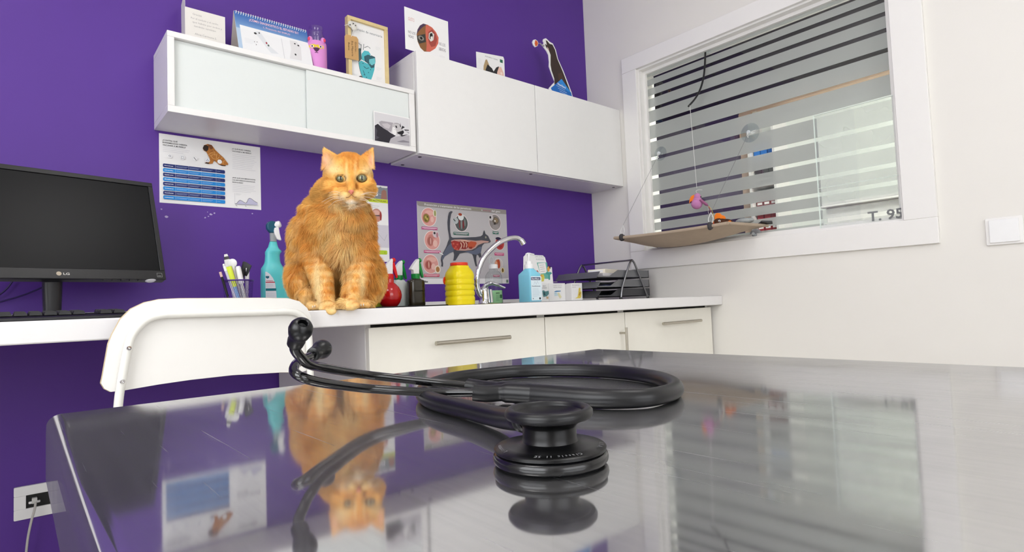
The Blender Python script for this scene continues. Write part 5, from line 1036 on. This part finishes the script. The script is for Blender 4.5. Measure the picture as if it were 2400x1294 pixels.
# ================================================================== STETHOSCOPE
rub = mat('black_rubber', '#0d0d10', .36, noise=.1, spec=.5); blk = mat('black_lacquer_steel', '#0b0b0d', .12, .0, noise=.05, coat=.6); smoke = mat('smoke_black_metal', '#0d0d0e', .3, .2, noise=.05)
TZ = .70
st = thing('stethoscope', 'black stethoscope lying coiled on the steel exam table', 'stethoscope', (-2.144, -1.8365, TZ))
S0 = Vector((-2.144, -1.8365, TZ))
MB().lathe([(0, .0004), (.0195, .0004), (.0215, .0008), (.0215, .0018)], 64).build('diaphragm', mat('grey_diaphragm', '#3a3a3c', .5), st)
MB().lathe([(.0212, .0006), (.0228, .0008), (.0237, .0018), (.0239, .0030), (.0236, .0042), (.0229, .0050), (.0222, .0052)], 64).build('diaphragm_rim', mat('black_rim_rubber', '#0e0e10', .25, coat=.3), st)
MB().lathe([(.0222, .0053), (.0231, .0058), (.0232, .0068), (.0226, .0073), (.0180, .0079), (.0132, .0085), (.0117, .0093), (.0112, .0106), (.0112, .0150), (.0116, .0160), (.0135, .0172), (.0158, .0182), (.0160, .0188)], 64).build('chestpiece', smoke, st)
MB().lathe([(.0158, .0184), (.0176, .0188), (.0184, .0201), (.0183, .0216), (.0173, .0228), (.0160, .0231), (.0148, .0225), (.0142, .0214), (.0138, .0205)], 64).build('bell_rim', rub, st)
MB().lathe([(.0140, .0210), (.0115, .0198), (.006, .0189), (0, .0187)], 48).build('bell_cup', smoke, st)
ang0 = math.atan2(CAM.y-S0.y, CAM.x-S0.x)
b = Print(); 
def arc_text(t, r, a_mid, hgt, z, flip=False):
    vs_all, n = 0, len(t)
    for i, chx in enumerate(t):
        if chx == ' ': continue
        a = a_mid+((n-1)/2-i)*hgt*.82/r
        vs, fs = text_polys(chx, hgt*1.38)
        x0 = (min(v[0] for v in vs)+max(v[0] for v in vs))/2; k = len(b.v)
        for u, w in vs:
            u -= x0; rr_ = r-hgt+w; aa = a-u/r
            # engraved to be read from the hose side, tops towards the rim
            b.v.append((rr_*math.cos(aa), rr_*math.sin(aa), z+(.0226-rr_)*.13))
        for f_ in fs: b.f.append(tuple(i2+k for i2 in f_)); b.c.append((.30, .30, .31))
arc_text('Classic II SE', .0222, ang0+.15, .0019, .0077); arc_text('Littmann', .0222, ang0-1.25, .0019, .0077); arc_text('U.S.A.', .0222, ang0+1.35, .0019, .0077)
b.build('engraved_lettering', st)
def rel(P): return tuple(Vector(P)-S0)
# stem from the chestpiece neck to the tubing
stem = [rel(x) for x in ((-2.1395, -1.8275, .7135), (-2.1345, -1.8170, .7132), (-2.1290, -1.8040, .7120))]
MB().tube(cat_rom(stem, 6), [.0036]*8+[.0034]*5, 14).build('stem', chrome if False else blk, st)
loop = [(-2.1325, -1.8125, .7132), (-2.1276, -1.7990, .7105), (-2.1190, -1.7720, .7070), (-2.1125, -1.7330, .7060), (-2.1096, -1.702, .7058), (-2.1025, -1.6758, .7058), (-2.089, -1.6499, .7058), (-2.0669, -1.6256, .7058), (-2.0344, -1.6077, .7058), (-2.0021, -1.6067, .7058), (-1.9669, -1.6178, .7058), (-1.9384, -1.654, .7058), (-1.9291, -1.6991, .7058), (-1.9387, -1.7402, .7058), (-1.9585, -1.7697, .7058), (-1.9813, -1.7885, .7058), (-2.0052, -1.7955, .7060), (-2.0241, -1.7930, .7062), (-2.0401, -1.7760, .7064), (-2.0500, -1.7480, .7066), (-2.0590, -1.7180, .7070)]
L3 = cat_rom([rel(x) for x in loop], 8); rad = [.0056]*len(L3)
for k in range(8): rad[k] = .0050+.0012*(1 if k % 3 == 0 else 0)
for k in range(26): rad[-1-k] = .0056+.0016*max(0, 1-k/26)
MB().tube(L3, rad, 18).build('tubing', rub, st)
e1 = Vector((-2.0692, -1.6777, .7095)); e2 = Vector((-2.0808, -1.6995, .7085))
yj = Vector((-2.0590, -1.7180, .7072)); yb_ = Vector((-2.0545, -1.7330, .7068))
MB().tube(cat_rom([rel(yb_), rel(yj+Vector((-.002, .012, .0008))), rel(e1+Vector((.004, -.010, -.001))), rel(e1)], 6), [.0066]*7+[.0056]*12, 16).build('yoke_arm', rub, st)
MB().tube(cat_rom([rel(yb_), rel(yj+Vector((-.006, .004, .0004))), rel(e2+Vector((.006, -.006, -.001))), rel(e2)], 6), [.0066]*7+[.0056]*12, 16).build('yoke_arm', rub, st)
p1 = [(-2.0692, -1.6777, .7095), (-2.090, -1.664, .7137), (-2.1304, -1.6506, .7220), (-2.1687, -1.6684, .7316), (-2.1846, -1.6815, .7365), (-2.1922, -1.6885, .7421), (-2.1956, -1.6912, .7464), (-2.196, -1.6937, .7499), (-2.1958, -1.6967, .7533), (-2.1963, -1.7018, .7567)]
p2 = [(-2.0808, -1.6995, .7085), (-2.1010, -1.6800, .7095), (-2.1374, -1.6639, .7150), (-2.1715, -1.6747, .7233), (-2.1865, -1.6793, .7285), (-2.1895, -1.673, .7319), (-2.1867, -1.6663, .7349), (-2.1806, -1.6585, .7368), (-2.1731, -1.6519, .738), (-2.1662, -1.6447, .7394), (-2.1595, -1.64, .7413)]
for pts, tipc in ((p1, .0064), (p2, .0064)):
    P = [Vector(rel(x)) for x in pts]
    c3 = cat_rom([tuple(x) for x in P[:-1]], 8)
    MB().tube([tuple(x) for x in c3], .0029, 14).build('ear_tube', blk, st)
    ax = (P[-1]-P[-3]).normalized()
    tp_ = MB(); prof = [(0, -.0125), (.0035, -.0125), (.0044, -.012), (.0048, -.0085), (.0044, -.0062), (.0056, -.0035), (.0064, .0), (.0060, .0030), (.0046, .0054), (.0030, .0062), (.0025, .0058), (.0023, .003), (0, .002)]
    tp_.lathe(prof, 28); tp_.build('ear_tip', mat('soft_black_rubber', '#090a0c', .3, noise=.1), st, tuple(P[-1]), ax.to_track_quat('Z', 'Y').to_euler())
# ================================================================== THE CAT
CB = Vector((-1.7254, -.670, ZC)); CD = 1.3978
cat = thing('cat', 'large ginger tabby cat sitting on the worktop with its front paws at the edge', 'cat', tuple(CB), YAW)
Rz = Matrix.Rotation(-YAW, 3, 'Z')
def cp(px, py, y=0.0):
    # sculpting sheet coordinates (front view of the cat) -> cat's own metres
    d = fw+rt*((px-1200)/FPX)-up*((py-647)/FPX); return Rz @ (CAM+d*(CD+y)-CB)
cm = MB()
def E_(px, py, y, rx, ry, rz, rot=None): cm.ell(tuple(cp(px, py, y)), (rx, ry, rz), 28, 18, rot)
def limb(pts):
    P = [cp(a, b_, y) for a, b_, y, r in pts]; R = [r for *_, r in pts]
    c = cat_rom([tuple(x) for x in P], 5); rr_ = np.interp(np.linspace(0, len(R)-1, len(c)), range(len(R)), R)
    cm.tube([tuple(x) for x in c], list(rr_), 18)
    for x, r in ((P[0], R[0]), (P[-1], R[-1])): cm.ell(tuple(x), r, 16, 10)
# trunk, from haunches to neck
E_(786, 648, .19, .108, .108, .088); E_(780, 602, .165, .113, .106, .098); E_(779, 556, .135, .110, .092, .085); E_(748, 505, .125, .046, .05, .055)
E_(796, 535, .09, .088, .068, .085); E_(788, 503, .115, .084, .074, .066); E_(793, 462, .095, .068, .060, .060)
E_(802, 565, .06, .056, .038, .062); E_(805, 510, .06, .060, .045, .05)
# haunches and hind paws
E_(720, 652, .13, .045, .078, .066); E_(860, 652, .13, .043, .078, .066); E_(732, 693, .10, .032, .06, .034); E_(852, 690, .10, .030, .06, .034)
for x, y, d in ((737, 717, .035), (851, 713, .045)):
    E_(x, y, d, .0185, .034, .0120)
    for dx in (-9, 0, 9): E_(x+dx, y+2, d-.028, .0078, .011, .0085)
# forelegs and paws
limb([(744, 575, .085, .040), (746, 615, .06, .0345), (754, 655, .035, .0265), (761, 690, .018, .0215), (766, 712, .004, .0195)])
limb([(846, 585, .085, .038), (842, 628, .06, .0325), (834, 668, .035, .0250), (827, 696, .018, .0205), (823, 706, .006, .019)])
E_(769, 719, -.014, .0205, .028, .0145); E_(820, 713, -.010, .0215, .028, .0140)
for x, y, d in ((757, 722, -.034), (768, 727, -.046), (779, 729, -.046), (787, 721, -.034), (806, 718, -.028), (815, 720, -.036), (826, 720, -.036), (834, 716, -.028)): E_(x, y, d, .0085, .0125, .0088)
E_(774, 730, -.050, .0165, .0085, .0090); E_(808, 486, .055, .055, .045, .034)
# head
E_(816, 414, .045, .0600, .056, .0510); E_(781, 440, .030, .0300, .034, .0290); E_(855, 438, .030, .0270, .034, .0290)
E_(816, 462, .018, .0420, .034, .0240); E_(817, 386, .036, .0450, .038, .0290)
E_(809, 460, -.011, .0165, .0165, .0125); E_(838, 458, -.011, .0165, .0165, .0125); E_(824, 472, -.006, .0140, .0125, .0085)
P0, P1, P2 = cp(821, 398, .004), cp(822, 422, -.010), cp(823, 446, -.024)
cm.tube([tuple(P0), tuple(P1), tuple(P2)], [.0150, .0120, .0090], 14); cm.ell(tuple(P2), .0095, 14, 9); E_(798, 404, .012, .017, .014, .008); E_(848, 404, .012, .017, .014, .008)
# ears: hollow-fronted triangular shells
for (bx0, by0), (bx1, by1), (tx, ty), yb0, yt in (((752, 402), (797, 366), (757, 343), .055, .050), ((842, 366), (878, 400), (875, 344), .055, .050)):
    A, B, T = cp(bx0, by0, yb0), cp(bx1, by1, yb0-.004), cp(tx, ty, yt); rg = []
    for k in range(9):
        t = k/8; a, c = A.lerp(T, t), B.lerp(T, t**.9); mid = (a+c)/2; hx_ = (c-a)/2; ring_ = []
        th_ = .010*(1-t)+.0028
        for j in range(12):
            an = 2*math.pi*j/12; yy = th_*math.sin(an); cc = math.cos(an)
            bend = .014*(1-t)*(1-cc*cc)     # middle of the shell lies farther back
            ring_.append(tuple(mid+hx_*cc*1.02+Vector((0, yy+bend, 0))))
        rg.append(ring_)
    cm.loft(rg)
tmp = cm.build('tmp_cat', white_pl, None, smooth=0)
md = tmp.modifiers.new('r', 'REMESH'); md.mode = 'VOXEL'; md.voxel_size = .0030
ms = tmp.modifiers.new('s', 'SMOOTH'); ms.factor = .5; ms.iterations = 7
bpy.context.view_layer.update(); dg = bpy.context.evaluated_depsgraph_get()
cme = bpy.data.meshes.new_from_object(tmp.evaluated_get(dg)); bpy.data.objects.remove(tmp)
cme.name = 'body'; cme.materials.clear()
nv = len(cme.vertices); V = np.empty(nv*3); cme.vertices.foreach_get('co', V); V = V.reshape(-1, 3)
Mi = np.array(Rz.transposed()); fwn, rtn, upn, CN, CBn = [np.array(x) for x in (fw, rt, up, CAM, CB)]
def topx(V):
    W = V @ Mi.T+CBn-CN; z = W @ fwn
    return 1200+FPX*(W @ rtn)/z, 647-FPX*(W @ upn)/z, z-CD
X, Y, Dp = topx(V)
EYES = ((798.5, 418.5), (848.0, 418.5))
front = Dp < .045
for ex, ey in EYES:       # eye openings
    s = -1 if ex < 820 else 1
    d = np.sqrt(((X-ex)/12.0)**2+(((Y-ey)-s*(X-ex)*-.06)/8.8)**2)
    k = np.clip(1.25-d, 0, .6)/.6; sel = front & (k > 0)
    V[sel] += (np.array([-.293, .956, 0])*.0085)*k[sel, None]
Wy = (V @ Mi.T+CBn)[:, 1]; low = (V[:, 2] < .0006) & (Wy > -.7125); V[low, 2] = .0006
cme.vertices.foreach_set('co', V.ravel()); cme.update()
# --- coat pattern in the cat's own space
rng = np.random.default_rng(3)
def vnoise(P, f, seed):
    # smooth lattice noise, 0..1
    r = np.random.default_rng(seed); T = r.random((32, 32, 32)); Q = P*f; I = np.floor(Q).astype(int); F = Q-I; F = F*F*(3-2*F); out = 0
    for a in (0, 1):
        for b_ in (0, 1):
            for c in (0, 1):
                w = (F[:, 0] if a else 1-F[:, 0])*(F[:, 1] if b_ else 1-F[:, 1])*(F[:, 2] if c else 1-F[:, 2]); out = out+w*T[(I[:, 0]+a) % 32, (I[:, 1]+b_) % 32, (I[:, 2]+c) % 32]
    return out
def sm(a, b_, x): t = np.clip((x-a)/(b_-a), 0, 1); return t*t*(3-2*t)
def blob(x, y, cx, cy, rx, ry): return np.exp(-(((x-cx)/rx)**2+((y-cy)/ry)**2))
GIN, DRK, CRM, WHT, PNK = np.array([.90, .50, .130]), np.array([.76, .315, .055]), np.array([.95, .73, .37]), np.array([.95, .90, .82]), np.array([.86, .52, .40])
def coat(V):
    x, y, dp = topx(V); n1 = vnoise(V, 38, 1); n2 = vnoise(V, 95, 2); c = np.repeat(GIN[None], len(x), 0)
    def mix(col, k): 
        nonlocal c
        k = np.clip(k, 0, 1)[:, None]; c = c*(1-k)+col*k
    body = y > 478
    # flanks: broken vertical bands
    band = np.sin((x+22*n1)*.085+y*.02+n1*5)
    mix(DRK, body*sm(.15, .85, band)*.75*(n2*.6+.55)); mix(CRM, body*sm(.35, .95, -band)*.38)
    mix(DRK, blob(x, y, 712, 560, 16, 60)*.6+blob(x, y, 700, 640, 14, 30)*.45+blob(x, y, 862, 560, 26, 60)*.75+blob(x, y, 820, 690, 20, 35)*.45*(dp > .02))
    # chest and ruff
    mix(CRM, blob(x, y, 806, 600, 24, 50)*.6+blob(x, y, 800, 520, 40, 25)*.3); mix(DRK, blob(x, y, 798, 492, 45, 5)*.45+blob(x, y, 762, 478, 12, 12)*.35+blob(x, y, 843, 495, 16, 10)*.5)
    # forelegs: bars, pale outer edges
    legs = ((y > 585) & (y < 740) & (dp < .06))
    bars = np.sin(y*.36+n1*2.2+(x-790)*.02)
    mix(DRK, legs*sm(.1, .9, bars)*.36*sm(700, 655, y)); mix(CRM, legs*sm(.0, .9, -bars)*.28); mix(CRM, legs*sm(690, 715, y)*.35)
    mix(CRM, legs*(blob(x, y, 742, 650, 7, 45)+blob(x, y, 748, 690, 8, 40)+blob(x, y, 848, 660, 7, 40))*.9)
    # face
    hd = (y <= 482)
    mix(DRK, hd*blob(x, y, 818, 368, 42, 14)*.8)
    for sx, tx, ww in ((806, 808, 3.2), (817, 819, 3.0), (827, 826, 3.0), (838, 837, 3.2)): mix(DRK, hd*sm(352, 372, y)*sm(412, 392, y)*np.exp(-((x-(sx+(tx-sx)*(y-360)/45))/ww)**2)*.95)
    mix(CRM, hd*(blob(x, y, 812, 398, 3, 14)+blob(x, y, 832, 397, 3, 14))*.5)
    mix(DRK, hd*blob(x, y, 823, 425, 8.5, 22)*.75); mix(CRM, hd*(blob(x, y, 782, 398, 18, 11)+blob(x, y, 862, 400, 14, 11))*.85)
    mix(CRM, hd*(blob(x, y, 811, 416, 4.5, 9)+blob(x, y, 837, 416, 4, 9))*.75)
    mix(DRK, hd*(blob(x, y, 797, 433, 18, 6)+blob(x, y, 851, 433, 16, 6))*.75); mix(DRK, hd*(blob(x, y, 770, 420, 14, 3.5)+blob(x, y, 872, 424, 9, 4))*.8); mix(DRK, hd*(blob(x, y, 775, 446, 16, 3.5)+blob(x, y, 868, 445, 10, 5))*.55)
    mix(CRM, hd*(blob(x, y, 786, 455, 14, 6)+blob(x, y, 858, 452, 8, 5))*.5)
    mix(CRM, hd*(blob(x, y, 808, 460, 13, 9)+blob(x, y, 839, 458, 13, 9))*.75); mix(WHT, blob(x, y, 822, 475, 19, 6)*(dp < .03)*1.1); mix(WHT, hd*(blob(x, y, 800, 463, 8, 5))*.35); mix(CRM, blob(x, y, 812, 484, 30, 9)*.6)
    # ears: pale pink fronts
    mix(PNK*1.06, hd*(blob(x, y, 765, 376, 11, 18)+blob(x, y, 870, 378, 7, 16))*.75*(dp < .075)); mix(CRM, hd*(blob(x, y, 776, 384, 9, 14))*.5); mix(DRK, hd*(blob(x, y, 852, 362, 10, 10))*.5)
    c = c*(.86+.28*n2)[:, None]
    return np.clip(c, 0, 1)
colv = coat(V)
X, Y, Dp = topx(V)
for ex, ey in EYES:
    d = np.sqrt(((X-ex)/12.0)**2+((Y-ey)/8.8)**2); k = np.clip(1-np.abs(d-.98)/.20, 0, 1)*(Dp < .05); colv = colv*(1-k[:, None]*.85)+np.array([.10, .05, .03])*k[:, None]*.85
at_ = cme.attributes.new('coat', 'FLOAT_COLOR', 'POINT'); at_.data.foreach_set('color', np.c_[colv, np.ones(nv)].ravel())
def coat_mat(name, rough):
    m = mat(name, '#ffffff', rough, spec=.25); nt = m.node_tree; a = nt.nodes.new('ShaderNodeAttribute'); a.attribute_name = 'coat'
    hs_ = nt.nodes.new('ShaderNodeHueSaturation'); nt.links.new(a.outputs['Color'], hs_.inputs['Color']); nt.links.new(hs_.outputs[0], nt.nodes['Principled BSDF'].inputs['Base Color']); return m
cme.materials.append(coat_mat('cat_skin_coat', .75)); cme.shade_smooth()
body = bpy.data.objects.new('body', cme); COL.objects.link(body); body.parent = cat
# --- fur
nt_ = len(cme.polygons); cme.calc_loop_triangles(); tri = np.empty(len(cme.loop_triangles)*3, int); cme.loop_triangles.foreach_get('vertices', tri); tri = tri.reshape(-1, 3)
VN = np.empty(nv*3); cme.vertices.foreach_get('normal', VN); VN = VN.reshape(-1, 3)
A, B, C_ = V[tri[:, 0]], V[tri[:, 1]], V[tri[:, 2]]; ar = np.linalg.norm(np.cross(B-A, C_-A), axis=1)/2
cen = (A+B+C_)/3; nrm = VN[tri[:, 0]]
tocam = np.array(Rz @ (CAM-CB))-cen; tocam /= np.linalg.norm(tocam, axis=1)[:, None]
facing = (nrm*tocam).sum(1)
cx_, cy_, cd_ = topx(cen)
wgt = ar*np.where(facing > -.35, 1.0, .25)*np.where(cy_ < 482, 2.6, 1.0)
NH = 110000
ti = rng.choice(len(tri), NH, p=wgt/wgt.sum()); u1, u2 = rng.random(NH), rng.random(NH); fl = u1+u2 > 1; u1[fl], u2[fl] = 1-u1[fl], 1-u2[fl]
P = A[ti]*(1-u1-u2)[:, None]+B[ti]*u1[:, None]+C_[ti]*u2[:, None]; Nn = VN[tri[ti, 0]]*(1-u1-u2)[:, None]+VN[tri[ti, 1]]*u1[:, None]+VN[tri[ti, 2]]*u2[:, None]; Nn /= np.linalg.norm(Nn, axis=1)[:, None]
px, py, pd = topx(P)
keep = np.ones(NH, bool)
for ex, ey in EYES: keep &= ~((np.sqrt(((px-ex)/14.5)**2+((py-ey)/11.5)**2) < 1.0) & (pd < .05))
keep &= ~((np.hypot((px-823)/7.5, (py-450)/5.5) < 1) & (pd < .0)); keep &= P[:, 2] > .0015
P, Nn, px, py, pd = P[keep], Nn[keep], px[keep], py[keep], pd[keep]; n = len(P)
head = py < 478; nose = np.array(cp(823, 440, -.03))
flow = np.where(head[:, None], (P-nose)+np.array([0, .012, 0])[None], np.array([0, 0, -1.])[None]+np.c_[np.sign(px-800)*.22, np.zeros(n), np.zeros(n)])
ruff = (py > 455) & (py < 500); flow = np.where(ruff[:, None] & (~head)[:, None], np.c_[(px-810)*.006, np.full(n, -.2), np.full(n, -1.)], flow)
clump = np.c_[vnoise(P, 62, 11), vnoise(P, 62, 12), vnoise(P, 62, 13)]-.5
flow /= np.linalg.norm(flow, axis=1)[:, None]; flow = flow+clump*np.where(head, .35, 1.7)[:, None]
tg = flow-Nn*(flow*Nn).sum(1)[:, None]; tg /= np.linalg.norm(tg, axis=1)[:, None]+1e-9
lng = np.where(head, .0075, .0165)
lng = np.where(head & (pd < .0), .0045, lng); lng = np.where((py < 400) & ((px < 800) | (px > 838)), .0045, lng)
lng = np.where(head & (py > 440) & ((px < 785) | (px > 855)), .0125, lng)
lng = lng+.014*blob(px, py, 806, 585, 40, 60)*(pd < .1); lng = np.where((py > 600) & (pd < .055) & ~((px > 785) & (px < 812)), np.where(py > 695, .0042, .0075), lng)
for ex, ey in EYES: lng = np.where((np.hypot((px-ex)/22, (py-ey)/18) < 1) & (pd < .05), .0030, lng)
lng = lng*rng.uniform(.7, 1.2, n)
lift = np.where(head, .30, .46)+.15*rng.standard_normal(n)*.5
dirv = tg*(1-np.clip(lift, .1, .8))[:, None]+Nn*np.clip(lift, .1, .8)[:, None]+rng.standard_normal((n, 3))*.08; dirv /= np.linalg.norm(dirv, axis=1)[:, None]
KP = 5; pts = np.empty((n, KP, 3))
for k in range(KP):
    t = k/(KP-1); pts[:, k] = P-Nn*.0008+dirv*(lng*t)[:, None]+(tg*.35-Nn*.16)*(lng*t*t)[:, None]
pts[:, :, 2] = np.where((pts[:, :, 2] < .0008) & (pts[:, 0, 2] > 0)[:, None] & (py < 724)[:, None], .0008+np.abs(pts[:, :, 2])*.1, pts[:, :, 2])
hc = bpy.data.hair_curves.new('fur'); hc.add_curves([KP]*n); hc.position_data.foreach_set('vector', pts.reshape(-1).astype(np.float32))
rad_ = np.tile(np.array([.00036, .00034, .00028, .00018, .00005]), n)*np.repeat(np.where(head | (lng < .009), .62, 1.0), KP)
ra = hc.attributes.get('radius') or hc.attributes.new('radius', 'FLOAT', 'POINT'); ra.data.foreach_set('value', rad_.astype(np.float32))
hcol = np.clip(coat(P)*(rng.uniform(.84, 1.14, n)*(.80+.42*vnoise(P, 62, 21)))[:, None], 0, 1)
ca_ = hc.attributes.new('coat', 'FLOAT_COLOR', 'CURVE'); ca_.data.foreach_set('color', np.c_[hcol, np.ones(n)].ravel().astype(np.float32))
hc.materials.append(coat_mat('cat_fur', .6))
fur = bpy.data.objects.new('fur', hc); COL.objects.link(fur); fur.parent = cat; fur['kind'] = 'stuff'
# --- eyes
def eye_mesh():
    b = MB(); b.ell((0, 0, 0), (.0118, .0118, .0118), 40, 40, (math.pi/2, 0, 0)); o = b.build('eye', mat('cat_eye', '#ffffff', .04, coat=1.0), cat); me = o.data
    co = np.empty(len(me.vertices)*3); me.vertices.foreach_get('co', co); co = co.reshape(-1, 3); r = np.hypot(co[:, 0], co[:, 2]); col = np.repeat(np.array([[.27, .27, .13]]), len(co), 0)
    k = sm(.003, .0085, r)[:, None]; col = col*(1-k)+np.array([.15, .16, .08])*k
    pu = ((co[:, 0]/.0022)**2+(co[:, 2]/.0068)**2 < 1) & (co[:, 1] < 0); col[pu] = (.004, .004, .004); col[(r > .0093) | (co[:, 1] > 0)] = (.03, .015, .01)
    a = me.attributes.new('coat', 'FLOAT_COLOR', 'POINT'); a.data.foreach_set('color', np.c_[col, np.ones(len(co))].ravel())
    nt = o.data.materials[0].node_tree
    if not any(x.type == 'ATTRIBUTE' for x in nt.nodes):
        at2 = nt.nodes.new('ShaderNodeAttribute'); at2.attribute_name = 'coat'; nt.links.new(at2.outputs['Color'], nt.nodes['Principled BSDF'].inputs['Base Color'])
    return o
for ex, ey in EYES:
    o = eye_mesh(); o.location = cp(ex, ey+.5, .0060); o.rotation_euler = (math.radians(2), 0, math.radians(17)); o.scale = (1.0, 1.0, .92); o['label'] = 'grey green eye with a slit pupil'
nz = MB(); q = cp(823, 449, -.0325); nz.ell((0, 0, 0), (.0068, .0050, .0042)).ell((0, .0005, -.0035), (.0032, .0042, .0038)); nz.build('nose', mat('cat_nose_leather', '#d9806a', .5, noise=.1, nscale=300), cat, tuple(q))
MB().tube(cat_rom([tuple(cp(811, 463, -.0275)), tuple(cp(817, 462.5, -.0300)), tuple(cp(823.5, 457.5, -.0290)), tuple(cp(830, 461.5, -.0300)), tuple(cp(836, 461.5, -.0275))], 5), .0006, 6).build('mouth_line', mat('mouth_dark', '#8a4a35', .7), cat)
wr = random.Random(4); wm = mat('whisker_white', '#f6efe2', .4)
for s, x0 in ((-1, 806), (1, 841)):
    for k in range(5):
        a = cp(x0+s*wr.uniform(-3, 4), 456+k*3, -.022); e = cp(x0+s*(34+wr.uniform(0, 22)), 452+k*9+wr.uniform(-4, 6), .0); m_ = (a+e)/2+Vector((0, -.008, .004))
        MB().tube(cat_rom([tuple(a), tuple(m_), tuple(e)], 5), [.00032]*7+[.00022]*4, 5).build('whisker', wm, cat)
for x, y, d in ((733, 719, .006), (738, 718, .006), (846, 715, .016), (852, 714.5, .016)):
    MB().ell(tuple(cp(x, y, d-.012)), (.0012, .0030, .0032), 8, 6).build('claw', wm, cat)
